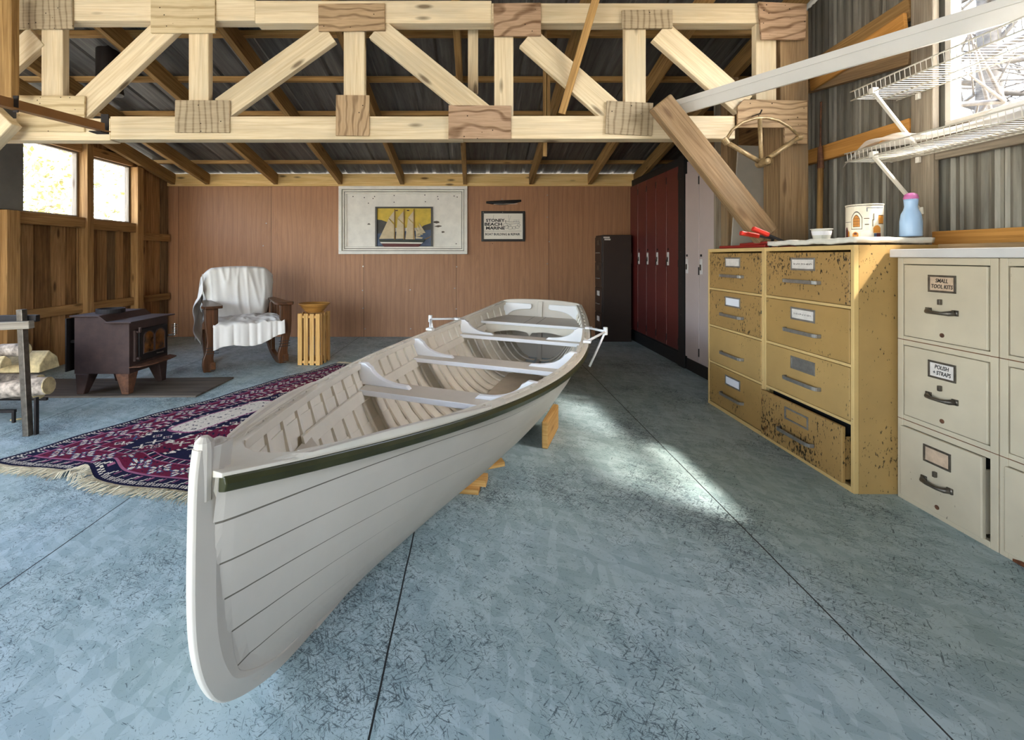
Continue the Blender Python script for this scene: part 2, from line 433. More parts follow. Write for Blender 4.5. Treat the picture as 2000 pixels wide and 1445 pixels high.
M['reddark'] = plain('dark_red_plastic', '#8d1f18', .4, var=.05)
M['clearplastic'] = plain('cloudy_plastic', '#cfcfc6', .3, var=.05)
M['bluebottle'] = plain('pale_blue_plastic', '#a9c8ea', .3, var=.02)
M['pink'] = plain('pink_plastic', '#c76fa8', .4, var=.02)
M['towel'] = plain('white_towelling', '#e2ded2', .9, var=.05, sc=30)
M['wirewhite'] = plain('white_coated_wire', '#ddd8cc', .4, var=.02)
M['whitetrim'] = plain('white_aluminium_trim', '#dedbd4', .4, var=.02)
M['greyboard'] = plain('grey_painted_board', '#70706c', .7, var=.08)
M['greypanel'] = plain('pale_grey_panel', '#b4ac9e', .6, var=.05)
M['track'] = plain('brown_painted_steel', '#8a5c2c', .5, .2, var=.1)
M['frameold'] = plain('scuffed_beige_frame_paint', '#a98f66', .4, .3, var=.25, sc=30)
M['tinpale'] = plain('tin_can_cream', '#e6dcc6', .35, var=.05, sc=20)
M['orange'] = plain('printed_orange', '#c9842e', .5, var=.05)
M['snow'] = plain('bright_ground', '#b9b2a2', .9, var=.15, sc=1)
M['greytwig'] = plain('grey_tree_bark', '#5f5a54', .9, var=.2, sc=12)
M['twig'] = plain('twig_bark', '#8a7a60', .9, var=.25, sc=12)
M['leaf'] = plain('olive_foliage', '#8d8a4a', .8, var=.3, sc=12)
def mk_glass():
    m, nt, b = mat('window_glass'); nt.nodes.remove(b)
    t = nt.nodes.new('ShaderNodeBsdfTransparent'); g = nt.nodes.new('ShaderNodeBsdfGlossy'); g.inputs['Roughness'].default_value = .02
    mx = nt.nodes.new('ShaderNodeMixShader'); mx.inputs[0].default_value = .06
    nt.links.new(t.outputs[0], mx.inputs[1]); nt.links.new(g.outputs[0], mx.inputs[2])
    nt.links.new(mx.outputs[0], nt.nodes['Material Output'].inputs['Surface'])
    return m
M['glass'] = mk_glass()
def mk_film():
    m, nt, b = mat('milky_plastic_film')
    b.inputs['Base Color'].default_value = lin('#d7d2c8'); b.inputs['Roughness'].default_value = .3
    tr = nt.nodes.new('ShaderNodeBsdfTranslucent'); tr.inputs[0].default_value = lin('#e6e2d8')
    tp = nt.nodes.new('ShaderNodeBsdfTransparent')
    a = nt.nodes.new('ShaderNodeMixShader'); a.inputs[0].default_value = .5
    c = nt.nodes.new('ShaderNodeMixShader'); c.inputs[0].default_value = .45
    nt.links.new(b.outputs[0], a.inputs[1]); nt.links.new(tr.outputs[0], a.inputs[2])
    nt.links.new(a.outputs[0], c.inputs[1]); nt.links.new(tp.outputs[0], c.inputs[2])
    nt.links.new(c.outputs[0], nt.nodes['Material Output'].inputs['Surface'])
    return m
M['film'] = mk_film()
def mk_attr(name, rough=.9):
    m, nt, b = mat(name)
    a = nt.nodes.new('ShaderNodeAttribute'); a.attribute_name = 'Col'
    nt.links.new(a.outputs['Color'], b.inputs['Base Color']); b.inputs['Roughness'].default_value = rough
    b.inputs['Specular IOR Level'].default_value = .1
    return m
M['rug'] = mk_attr('woven_rug_wool')
# ---------------------------------------------------------------- the room
YW, XL, XR, XA = 6.05, -4.03, 2.30, 2.62     # back wall, left wall, tin wall, wall behind the lockers
DX0, DX1, DZ = -3.9, -.75, 2.08
YF, YR = -2.6, 1.6                           # open front, ridge
YC = 3.22                                    # where the tin wall ends
SL = .222
def zraf(y):                                 # underside of the rafters
    return 1.98+SL*(YW-y) if y >= YR else 1.98+SL*(YW-YR)-SL*(YR-y)
ZP, ZS = .145, .185                          # purlins, sheets above that

mb = MB(); mb.grid(lambda u, v: (XL-.2+u*(XA+.4-XL), YF-.2+v*(YW-YF+.4), 0), 2, 2)
struct(mb, 'floor', M['floor'], org=(0, 0, 0))
mb = MB()
mb.grid(lambda u, v: (XL-.05+u*(XA-XL+.1), YW, v*1.985), 1, 1, lambda u, v: (XL-.05+u*(XA-XL+.1), v*1.985))
struct(mb, 'wall_back', M['ply'], org=(0, YW, 0))
# plywood screw heads
# yellow plate above the plywood, behind the rafter feet
mb = MB(); mb.box((XL, YW-.03, 1.975), (XA, YW+.02, 2.135))
struct(mb, 'trim_1', M['plate'], bevel=.003)
mb = MB(); mb.box((XL-.05, YW+.03, 1.9), (XA+.1, YW+.06, 2.142))
struct(mb, 'trim_2', M['plank'])

# left wall of upright planks, with openings
WIN = [(4.085, 4.665, 1.45, 2.115), (4.765, 5.365, 1.44, 2.105), (-1.9, 1.0, .03, 2.15), (1.6, 3.35, .85, 2.1)]
def planks(x, y0, y1, th, wins, mbk, inward, step=(.10, .17)):
    y = y0; k = 0
    cuts = sorted({c for w in wins for c in (w[0], w[1])})
    while y < y1-1e-4:
        w = random.uniform(*step); e = min(y+w, y1)
        for c in cuts:
            if y < c-1e-4 < e: e = c; break
        dx = random.uniform(0, .012)*inward
        top = lambda q: zraf(q)+.13
        m = (y+e)/2; hole = [w for w in wins if w[0] < m < w[1]]
        segs = [(0, None)]
        if hole:
            segs = [(0, hole[0][2]), (hole[0][3], None)]
        mbk.mi = random.choice((0, 0, 1, 1, 2))
        for z0, z1 in segs:
            a = top(y) if z1 is None else z1; b = top(e) if z1 is None else z1
            xo = x+dx
            ou, ov = random.uniform(0, 9), random.uniform(0, 9)
            p = [(xo, y, z0), (xo, e-.007, z0), (xo, e-.007, b), (xo, y, a), (x-th*inward, y, z0), (x-th*inward, e, z0), (x-th*inward, e, b), (x-th*inward, y, a)]
            F = [(0, 1, 2, 3), (5, 4, 7, 6), (0, 3, 7, 4), (1, 5, 6, 2), (3, 2, 6, 7), (0, 4, 5, 1)]
            mbk.add(p, F, [[(p[i][2]+ou, p[i][1]+p[i][0]*.3+ov) for i in f] for f in F])
        y = e; k += 1
mb = MB(); planks(XL, YF, YW, .03, WIN, mb, 1)
struct(mb, 'wall_left', [M['plank'], M['plank2'], M['plank3']], org=(XL, 0, 0))

def window(n, x, w, inward, fr=.03, extra=0, glass=True, fmat='plate'):
    y0, y1, z0, z1 = w
    mb = MB(); xa = x-.035*inward; xb = x+.015*inward
    lo, hi = min(xa, xb), max(xa, xb)
    mb.box((lo, y0, z0), (hi, y1, z0+fr)); mb.box((lo, y0, z1-fr), (hi, y1, z1))
    mb.box((lo, y0, z0+fr), (hi, y0+fr, z1-fr)); mb.box((lo, y1-fr, z0+fr), (hi, y1, z1-fr))
    o = struct(mb, f'window_{n}', M[fmat], bevel=.003)
    g = MB(); g.box((x-.012*inward-.002, y0+fr, z0+fr), (x-.012*inward+.002, y1-fr, z1-fr))
    g.build('pane', M['glass'], o, org=o.location)
    return o
for i, w in enumerate(WIN): window(i+1, XL, w, 1, fmat='oldgrey' if i < 2 else 'plate', fr=.018 if i < 2 else .05)

# tin wall on the right: a crimped sheet with openings
RW = [(.9, 2.25, 1.685, 2.72)]
def tin_sheet(mb, x, y0, y1, wins, inward):
    n = int((y1-y0)/.0125); ys = [y0+(y1-y0)*i/n for i in range(n+1)]
    def xo(y):
        t = (y/.19) % 1
        r = max(0, 1-abs(t-.5)/.07)+max(0, 1-abs(t-.68)/.06)*.8
        return x-(.003*math.sin(y*2*PI/.063)+.013*min(1, r)-.004)*1.0
    for a, b in zip(ys[:-1], ys[1:]):
        m = (a+b)/2; hole = sorted([w for w in wins if w[0] < m < w[1]], key=lambda w: w[2])
        z = 0; segs = []
        for w in hole: segs.append((z, w[2])); z = w[3]
        segs.append((z, None))
        for z0, z1 in segs:
            ta, tb = (zraf(a)+.14, zraf(b)+.14) if z1 is None else (z1, z1)
            if min(ta, tb) <= z0: continue
            mb.add([(xo(a), a, z0), (xo(b), b, z0), (xo(b), b, tb), (xo(a), a, ta)], [(0, 1, 2, 3)], [[(z0, a), (z0, b), (tb, b), (ta, a)]])
mb = MB(); tin_sheet(mb, XR, YF, YC, RW, -1)
struct(mb, 'wall_right', M['tin'], org=(XR, 0, 0), smooth=False)
mb = MB(); mb.box((XA-.001, YC-.03, 0), (XA+.03, YW+.03, 2.75)); struct(mb, 'wall_right_rear', M['plank'])
mb = MB(); mb.box((XR, YC-.03, 0), (XA, YC, 2.7)); struct(mb, 'trim_3', M['plank'])
o5 = window(5, XR+.01, RW[0], -1, .03, fmat='whiteframe')

# front wall behind the viewer, with the wide doorway on the left
mb = MB(); ft = zraf(YF)+.16
mb.box((DX1, YF-.03, 0), (XR+.03, YF, ft)); mb.box((XL-.03, YF-.03, 0), (DX0, YF, ft)); mb.box((DX0, YF-.03, DZ), (DX1, YF, ft))
struct(mb, 'wall_front', M['plank'])
# roof of dark ribbed sheets
mb = MB()
X0, X1 = XL-.25, XA+.2
n = int((X1-X0)/.02)
def zx(x):
    t = ((x+50)/.235) % 1
    return .016*max(0, 1-abs(t-.5)/.09)+.003*max(0, 1-abs(t-.2)/.05)
for i in range(n):
    a = X0+(X1-X0)*i/n; b = X0+(X1-X0)*(i+1)/n
    for y0, y1 in ((YR, YW+.25), (YF-.25, YR)):
        za, zb = zraf(y0)+ZS, zraf(y1)+ZS
        if y0 < YR: za = zraf(YR)-SL*(YR-y0)+ZS
        if y1 > YW: zb = 1.98-SL*(y1-YW)+ZS
        mb.add([(a, y0, za+zx(a)), (b, y0, za+zx(b)), (b, y1, zb+zx(b)), (a, y1, zb+zx(a))], [(0, 1, 2, 3)], [[(y0, a), (y0, b), (y1, b), (y1, a)]])
struct(mb, 'ceiling', M['roof'], org=(0, 0, 0))

ORD = ['first', 'second', 'third', 'fourth', 'fifth', 'sixth', 'seventh', 'eighth', 'ninth', 'tenth', 'eleventh']
RX = [-3.93, -3.48, -2.59, -1.75, -.945, -.125, .735, 1.50, 2.10]
for i, x in enumerate(RX):
    mb = MB(); t = .05
    z0, z1 = zraf(YW-.03), zraf(YR)
    mb.beam((x, YW-.03, z0+.0725), (x, YR, z1+.0725), t, .14)
    single(mb, 'rafter', M['rafter'], f'brown sloping rafter under the tin roof, {ORD[i]} from the left wall' if i else 'brown rafter lying against the top of the plank wall', 'rafter', 'rafters running up from the back wall', bevel=.003)
PY = [5.70, 5.13, 4.57, 4.01, 3.45, 2.89, 2.33]
pl = ['just above the yellow wall plate', 'second up from the back wall', 'showing just above the truss bottom beam', 'third up from the truss bottom beam', 'upper one seen through the truss', 'crossing above the truss top beam', 'nearest the ridge']
pl[3] = 'level with the middle of the truss'
for i, y in enumerate(PY):
    mb = MB(); zc = zraf(y)+.143
    mb.box((XL+.05, y-.022, zc), (XA-.05, y+.022, zc+.042))
    single(mb, 'purlin', M['purlin'], f'long crosswise purlin under the dark roof sheets, {pl[i]}', 'purlin', 'purlins across the rafters', bevel=.002)

# ------------------------------------------------ the timber truss across the shed
YT = 2.90                                    # its front face
tr = thing('roof_truss', 'pale timber truss with plywood gusset plates spanning the shed', 'truss', (0, YT, 1.78))
TO = Vector((0, YT, 1.78))
def TP(px, py, y=YT): return P(px, py, y)
def tbeam(name, a, b, w, y0=YT, th=.05, m='truss', label=None):
    p0 = TP(*a, y0); p1 = TP(*b, y0); mb = MB()
    p0.y += th/2; p1.y += th/2
    mb.beam(p0, p1, th, w, up=(0, -1, 0) if abs(p1.x-p0.x) < .02 else (0, 0, 1))
    o = mb.build(name, M[m], tr, org=TO, bevel=.004)
    if label: o['label'] = label
    return o
kz = YT/900
def chord(name, x0, x1, ytop, ybot, th=.09):
    mb = MB(); a = TP(x0, ytop); b = TP(x1, ybot)
    mb.box((a.x, YT, b.z), (b.x, YT+th, a.z)); return mb.build(name, M['truss'], tr, org=TO, bevel=.004)
chord('bottom_chord', -420, 215, 231, 274); chord('bottom_chord', 215, 905, 227, 272); chord('bottom_chord', 905, 1436, 226, 271)
chord('top_chord', -420, 498, -3, 40); chord('top_chord', 498, 960, 1, 45); chord('top_chord', 960, 1486, 6, 45)
def web(x0, x1, y0, y1, y=YT+.012, m='truss'):
    mb = MB(); a = TP(x0, y0); b = TP(x1, y1)
    mb.box((a.x, y, b.z), (b.x, y+.05, a.z)); return mb.build('web_post', M[m], tr, org=TO, bevel=.004)
for x0, x1 in ((77, 119), (366, 405), (670, 711), (966, 1003), (1222, 1263), (1479, 1519)): web(x0, x1, 42, 229)
dg = [((335, 40), (150, 215)), ((642, 62), (432, 212)), ((735, 55), (945, 226)), ((1030, 72), (1205, 226)), ((1290, 60), (1455, 205)), ((70, 70), (-60, 185))]
for a, b in dg:
    mb = MB(); p0 = TP(*a, YT+.005); p1 = TP(*b, YT+.005); p0.y += .022; p1.y += .022
    mb.beam(p0, p1, .044, 46*kz, up=Vector((0, 1, 0)).cross((p1-p0).normalized()))
    # beam(): w is measured along the side axis, t along up
    mb.build('diagonal_brace', M['truss'], tr, org=TO, bevel=.004)
gs = [((38, 145), (-8, 58), 'gus3', 'weathered plywood gusset plate with a knot circle'), ((297, 422), (0, 66), 'gus0', None), ((623, 752), (9, 62), 'gus1', 'plywood gusset plate with dark stripes'),
      ((964, 1056), (8, 72), 'gus2', None), ((1214, 1312), (21, 57), 'gus3', None), ((36, 168), (188, 258), 'gus0', None), ((344, 450), (197, 260), 'gus3', None),
      ((657, 722), (187, 266), 'gus1', None), ((876, 998), (207, 272), 'gus2', 'plywood gusset plate with bold swirling grain'), ((1183, 1273), (200, 264), 'gus3', None)]
for (x0, x1), (y0, y1), m, lb in gs:
    mb = MB(); a = TP(x0, y0); b = TP(x1, y1); c = (a+b)/2; r = random.uniform(-.012, .012)
    if x0 == 1183: r = .05
    mb.cbox((0, 0, 0), (b.x-a.x, .013, a.z-b.z), Matrix.Translation((c.x, YT-.0068, c.z)) @ Matrix.Rotation(r, 4, 'Y'))
    o = mb.build('gusset_plate', M[m], tr, org=TO, bevel=.0015)
    if lb: o['label'] = lb
def polyg(pts, m, th=.014, y=YT-.0075, name='gusset_plate'):
    q = [TP(*p) for p in pts]; mb = MB()
    mb.prism([(v.x, v.z) for v in q], (0, y+.007, 0), (1, 0, 0), (0, 0, 1), (0, -1, 0), th)
    return mb.build(name, M[m], tr, org=TO, bevel=.0015)
polyg([(1477, 7), (1571, 11), (1568, 80), (1483, 80)], 'gus2', y=YT-.016)['label'] = 'plywood gusset plate with round knots'
polyg([(1437, 210), (1450, 196), (1572, 199), (1572, 282), (1528, 282), (1528, 251), (1437, 251)], 'gus1', y=YT-.016)

# posts, braces and loose timbers on the right
mb = MB(); a = P(1519, 60, 2.95); b = P(1574, 500, 2.95)
mb.box((a.x, 2.925, 0), (b.x, 3.10, 2.62))
single(mb, 'post', M['old'], 'thick weathered timber post at the right end of the truss', 'post', bevel=.006)
mb = MB(); mb.box((1.975, 3.60, 0), (2.065, 3.70, 2.46))
single(mb, 'post', M['old'], 'weathered post behind the yellow cabinets at the end of the lockers', 'post', bevel=.006)
mb = MB(); mb.box((1.935, 3.705, 0), (1.985, 3.73, 2.3))
single(mb, 'board', M['oldgrey'], 'peeling grey white upright board between locker and post', 'board', bevel=.003)
mb = MB(); mb.box((2.248, 2.262, 0), (2.283, 2.378, 2.80))
single(mb, 'post', M['oldgrey'], 'weathered post carrying the wire shelf brackets beside the window', 'post', bevel=.006)
mb = MB(); p0 = P(1288, 200, 2.80); p1 = P(1497, 462, 2.80)
d = (p1-p0).normalized()
mb.beam(p0, p1, .07, 47*2.8/900, up=Vector((0, 1, 0)).cross(d))
single(mb, 'brace', M['old'], 'thick rough timber knee brace slanting down from truss to post', 'brace', bevel=.012)
mb = MB(); p0 = P(14, 226, 2.80); p1 = P(-220, 470, 2.80); d = (p1-p0).normalized()
mb.beam(p0, p1, .07, 56*2.8/900, up=Vector((0, 1, 0)).cross(d))
single(mb, 'brace', M['truss'], 'pale knee brace end at the left edge below the truss', 'brace', bevel=.006)
mb = MB(); a = P(-3, 0, 2.74); mb.box((a.x, 2.74, P(0, 190, 2.74).z), (P(22, 0, 2.74).x, 2.79, 2.62))
single(mb, 'hanger_board', M['rafter'], 'brown upright hanger board at the left edge before the truss', 'board', bevel=.003)
# girts on the tin wall
def girt(p0, p1, w, t, m, label, up=(0, 0, 1)):
    mb = MB(); mb.beam(p0, p1, w, t, up=up)
    return single(mb, 'girt', M[m], label, 'girt', 'girts on the tin wall', bevel=.003)
girt((2.262, 2.38, 1.725), (2.262, 3.20, 1.725), .04, .095, 'girtnew', 'orange pine girt on the tin wall between the two posts')
girt((2.27, 1.89, 1.60), (2.27, 2.26, 1.605), .028, .15, 'oldgrey', 'wide grey weathered girt below the window on the tin wall')
girt((2.262, 2.38, 2.345), (2.262, 3.2, 2.30), .04, .11, 'rafter', 'dark brown girt high on the tin wall above the white trim')
girt((2.228, 2.38, 2.27), (2.228, 3.05, 2.20), .02, .10, 'girtnew', 'orange board below the dark brown girt high on the tin wall')
girt((2.262, 2.38, 2.09), (2.262, 3.12, 2.20), .04, .075, 'old', 'thin grey brown girt passing behind the upper wire shelf')
girt((2.262, .2, 1.13), (2.262, 2.26, 1.135), .04, .09, 'girtnew', 'orange pine girt low on the tin wall behind the worktop')
# sticks hung in the truss
mb = MB(); mb.beam(P(1165, -6, 2.72), P(1097, 222, 2.95), .045, .028, up=(0, 1, 0))
single(mb, 'pole', M['purlin'], 'slim brown pole leaning through the truss onto the bottom beam', 'pole', bevel=.003)
mb = MB(); a = P(914, 0, 3.12); mb.box((a.x, 3.10, P(0, 182, 3.1).z), (P(934, 0, 3.12).x, 3.13, 2.62))
single(mb, 'nailed_board', M['truss'], 'upright board with a line of nails hanging behind the truss', 'board', bevel=.002)
mb = MB(); a = P(1062, 0, 3.0); mb.box((a.x, 3.02, P(0, 305, 3.02).z), (P(1068, 0, 3.0).x+.004, 3.04, 2.6)); mb.box((a.x+.02, 3.02, 1.9), (a.x+.045, 3.035, 2.3))
single(mb, 'lath', M['rafter'], 'thin brown lath hanging below the truss bottom beam', 'lath')

# overhead track at top left
t = thing('overhead_track', 'brown steel overhead track ending in a dark bracket at the truss', 'track', (-2.2, 2.0, 1.8))
mb = MB(); mb.beam(P(203, 249, 2.70), P(-260, 130, 1.70), .012, .05); mb.beam(P(203, 249, 2.70)+Vector((.02, 0, -.026)), P(-260, 130, 1.70)+Vector((.02, 0, -.026)), .045, .006)
mb.build('rail', M['track'], t, org=t.location)
mb = MB(); a = P(205, 240, 2.715); mb.box((a.x-.022, 2.712, P(0, 262, 2.715).z), (a.x+.022, 2.718, P(0, 223, 2.715).z))
mb.box((a.x-.05, 2.66, P(0, 262, 2.715).z), (a.x+.02, 2.718, P(0, 262, 2.715).z+.006))
mb.build('bracket', M['irondark'], t, org=t.location)
mb = MB(); a = P(30, 207, 2.2); mb.box((a.x-.012, 2.2, a.z-.03), (a.x+.012, 2.204, a.z+.05)); mb.build('hanger_strap', M['irondark'], t, org=t.location)

# left wall posts and rails
def lpost(y0, y1, dx, top, label, m='stud'):
    mb = MB(); mb.box((XL+.013, y0, 0), (XL+.013+dx, y1, top))
    return single(mb, 'wall_post', M[m], label, 'post', 'posts on the plank wall', bevel=.004)
lpost(4.675, 4.755, .09, 2.2, 'amber post between the two left windows')
lpost(5.375, 5.47, .09, 2.1, 'amber post right of the two left windows, behind the stove')
lpost(3.86, 3.975, .10, 1.45, 'broad amber post below the grey board at the left edge')
mb = MB(); mb.box((XL+.013, 3.70, 1.46), (XL+.035, 4.08, 2.4)); single(mb, 'cover_board', M['greyboard'], 'dark grey board beside the left window above the post', 'board', bevel=.002)
def lrail(y0, y1, z0, z1, label, dx=.045):
    mb = MB(); mb.box((XL+.013, y0, z0), (XL+.013+dx, y1, z1))
    return single(mb, 'wall_rail', M['stud'], label, 'rail', 'rails on the plank wall', bevel=.003)
lrail(3.98, 4.672, .49, .58, 'low rail on plank wall left of the post between windows')
lrail(4.758, 5.372, .49, .58, 'low rail on plank wall under the right window')
lrail(5.475, 6.01, .50, .58, 'low rail on plank wall beside the plywood corner')
lrail(5.475, 6.01, 1.25, 1.34, 'upper rail on plank wall beside the plywood corner')
lrail(3.98, 4.672, 1.345, 1.45, 'sill board under the left window, by the grey board', .07)
lrail(4.758, 5.372, 1.335, 1.44, 'sill board under the right window', .07)
lrail(4.0, 4.672, 2.115, 2.2, 'head board over the left window', .04)
lrail(4.758, 5.372, 2.105, 2.2, 'head board over the right window', .04)
# stove pipe stub through the roof
t = thing('stove_pipe', 'black stovepipe stub hanging through the tin roof behind the truss', 'pipe', (-2.93, 3.7, 2.37))
mb = MB(); mb.tube([(-2.93, 3.7, 2.36), (-2.93, 3.7, 2.95)], .09, 24, caps=False); mb.tube([(-2.93, 3.7, 2.38), (-2.93, 3.7, 2.95)], .082, 24)
mb.build('pipe', M['irondark'], t, org=t.location, smooth=True)
mb = MB(); mb.tube([(-2.93, 3.7, 2.36), (-2.93, 3.7, 2.385)], .094, 24); mb.build('collar', M['irondark'], t, org=t.location)
# ---------------------------------------------------------------- the boat (x across, y aft, z up from the keel)
BX, BY, BTH, BL, BHEEL = -.6006, .9137, .3351, 3.7238, .02
boat = thing('rowing_boat', 'white clinker rowing boat with dark green rub rail standing on the blue floor', 'boat', (BX, BY, 0), rot=(0, BHEEL, -BTH))
def bb(y):
    s = y/BL; sm = .5841
    if s < sm: return .5669*(1-(1-min(max(s/sm, 0), 1))**2.0266)
    return .5669-(.5669-.3752)*((s-sm)/(1-sm))**2
def bz(y):
    s = y/BL
    return .4958+(.6151-.4958)*((s-.55)/.55)**2 if s < .55 else .4958+(.6125-.4958)*((s-.55)/.45)**2
KT = [(0, .62), (.055, .60), (.066, .45), (.078, .33), (.095, .21), (.13, .125), (.20, .062), (.32, .022), (.48, .0), (2.7, .0), (3.2, .02), (3.75, .06)]
def kz_(y):
    for (a, b), (c, d) in zip(KT[:-1], KT[1:]):
        if y <= c: return b+(d-b)*(y-a)/(c-a)
    return KT[-1][1]
def be(y): return .34+(1.15-.34)*math.exp(-(y/BL)/.17)
def sec(y, n=70):
    k, z, b, e = kz_(y), bz(y), bb(y), be(y)
    w0 = min(.012, b)
    out = []
    for i in range(n+1):
        h = (i/n)**1.8
        out.append((w0+(b-w0)*h**e, k+.02*(1 if y > .4 else y/.4)+(z-k-.02*(1 if y > .4 else y/.4))*h))
    L = [0]
    for p, q in zip(out[:-1], out[1:]): L.append(L[-1]+math.hypot(q[0]-p[0], q[1]-p[1]))
    return out, L
def sec_at(y, g):
    out, L = sec(y); t = g*L[-1]
    for i in range(len(L)-1):
        if L[i+1] >= t-1e-9:
            f = (t-L[i])/max(L[i+1]-L[i], 1e-9)
            p, q = out[i], out[i+1]; d = (q[0]-p[0], q[1]-p[1]); l = math.hypot(*d) or 1
            return (p[0]+d[0]*f, p[1]+d[1]*f), (d[1]/l, -d[0]/l)
    return out[-1], (1, 0)
def inner(y, z, off=.014):
    k, zz, b, e = kz_(y)+.02, bz(y), bb(y), be(y)
    h = min(max((z-k)/(zz-k), 0), 1)
    return max(b*h**e-off, .004)
NST = 7
GB = [0, .17, .32, .46, .60, .74, .87, 1.0]
RAB = [(.50, .012), (.20, .052), (.112, .14), (.086, .232), (.075, .32), (.070, .405), (.068, .50), (.068, .605)]   # where the planks end on the stem
SC = {}
def secz(y, g):
    k = round(y, 3)
    if k not in SC: SC[k] = sec(k)
    out, L = SC[k]; t = g*L[-1]
    for i in range(len(L)-1):
        if L[i+1] >= t-1e-9:
            f = (t-L[i])/max(L[i+1]-L[i], 1e-9); return out[i][1]+(out[i+1][1]-out[i][1])*f
    return out[-1][1]
def skin(t, g):                          # point of the hull: t from stem to transom, g from keel to sheer
    g = min(max(g, 0), 1)
    k = max(i for i in range(NST) if GB[i] <= g+1e-9); q = (g-GB[k])/(GB[k+1]-GB[k])
    y0 = RAB[k][0]+(RAB[k+1][0]-RAB[k][0])*q; z0 = RAB[k][1]+(RAB[k+1][1]-RAB[k][1])*q
    y = y0+(BL-y0)*t; w = min(1, t/.30); w = w*w*(3-2*w)
    z = z0*(1-w)+secz(y, g)*w
    kk = kz_(y); zz = bz(y); h = min(max((z-kk-.01)/(zz-kk-.01), 0), 1)
    x = .012+(max(bb(y), .02)-.012)*h**be(y)
    x = max(x, .019) if y < .6 else x
    if g >= .999: x, z = bb(y), bz(y)
    return x, y, z
TS = [(i/80)**1.25 for i in range(81)]
def hull(inside):
    mb = MB()
    for sd in (1, -1):
        rows = []
        for t in TS:
            r = []; fade = min(1, t/.08)
            for k in range(NST):
                for f in (0, .35, .68, .94, 1):
                    g = GB[k]+(GB[k+1]-GB[k])*f
                    x, y, z = skin(t, g); x1, _, z1 = skin(t, g-.01); x2, _, z2 = skin(t, g+.01)
                    dx, dz = x2-x1, z2-z1; l = math.hypot(dx, dz) or 1
                    nx, nz = dz/l, -dx/l
                    if not inside:
                        o = .0022*(1-f)*(.3+.7*fade)
                        if f > .9 and k < NST-1: o = -.0008
                    else: o = -.009-.006*f*fade
                    r.append(((max(x+nx*o, .001))*sd, y, z+nz*o))
            rows.append(r)
        m = len(rows[0]); V = [p for r in rows for p in r]; F = []; U = []; G = []; GU = []
        for i in range(len(rows)-1):
            for j in range(m-1):
                a = i*m+j; fc = (a, a+1, a+m+1, a+m)
                if (sd == 1) == inside: fc = fc[::-1]
                u = [(V[q][1], V[q][2]) for q in fc]
                if not inside and j % 5 in (3, 4) and j < m-2: G.append(fc); GU.append(u)
                else: F.append(fc); U.append(u)
        n0 = len(mb.v); mb.add(V, F, U, 0)
        for fc, u in zip(G, GU): mb.f.append([n0+q for q in fc]); mb.uv.append(u); mb.m.append(1)
    return mb
hull(False).build('hull_planking', [M['boat'], M['seam']], boat)
o = hull(True).build('inner_planking', M['boatin'], boat)
o['label'] = 'cream painted inside planking of the boat'
# stem
pr_out = [(.040, .660), (.033, .60), (.031, .5), (.032, .34), (.042, .23), (.068, .14), (.112, .074), (.207, .025), (.314, .003), (.48, .0)]
def smooth_line(p, n=5):
    o = []
    for i in range(len(p)-1):
        a, b_, c_, d_ = p[max(i-1, 0)], p[i], p[i+1], p[min(i+2, len(p)-1)]
        for k in range(n):
            t = k/n
            o.append(tuple(.5*(2*b_[q]+(c_[q]-a[q])*t+(2*a[q]-5*b_[q]+4*c_[q]-d_[q])*t*t+(3*b_[q]-a[q]-3*c_[q]+d_[q])*t**3) for q in (0, 1)))
    return o+[p[-1]]
pr_out = smooth_line(pr_out)
mb = MB(); V = []; F = []
for n_, (py_, pz_) in enumerate(pr_out):
    q0 = pr_out[max(n_-1, 0)]; q1 = pr_out[min(n_+1, len(pr_out)-1)]
    ty, tz = q1[0]-q0[0], q1[1]-q0[1]; l_ = math.hypot(ty, tz); ny, nz = -tz/l_, ty/l_      # inwards
    if n_ == 0: ny, nz = 1, 0
    dp = .078 if pz_ > .2 else .078-.03*(1-pz_/.2)
    for hw, dd in ((-.0205, dp), (-.0225, .045), (-.0125, .004), (-.008, 0), (.008, 0), (.0125, .004), (.0225, .045), (.0205, dp)):
        V.append((hw, py_+ny*dd, max(pz_+nz*dd, 0)))
nn = len(pr_out)
for i_ in range(nn-1):
    for k_ in range(8):
        k2 = (k_+1) % 8; F.append((i_*8+k_, i_*8+k2, (i_+1)*8+k2, (i_+1)*8+k_))
F.append(tuple(range(8))[::-1]); F.append(tuple(range((nn-1)*8, nn*8)))
mb.add(V, F, [[(V[q][1], V[q][2]) for q in fc] for fc in F])
mb.tube([(0, .062, .55), (0, .062, .655), (0, .062, .672), (0, .062, .682)], [.0205, .0205, .018, .008], 14)
mb.tube([(0, .098, .56), (0, .098, .648), (0, .098, .660), (0, .098, .666)], [.0195, .0195, .016, .008], 12)
mb.build('stem', M['boat'], boat, bevel=.003, seg=2)
mb = MB(); mb.prism([(.42, 0), (.42, .03), (3.2, .035), (3.72, .075), (3.72, .02), (3.1, 0)], (-.016, 0, 0), (0, 1, 0), (0, 0, 1), (1, 0, 0), .032)
mb.build('keel', M['boat'], boat, bevel=.004)
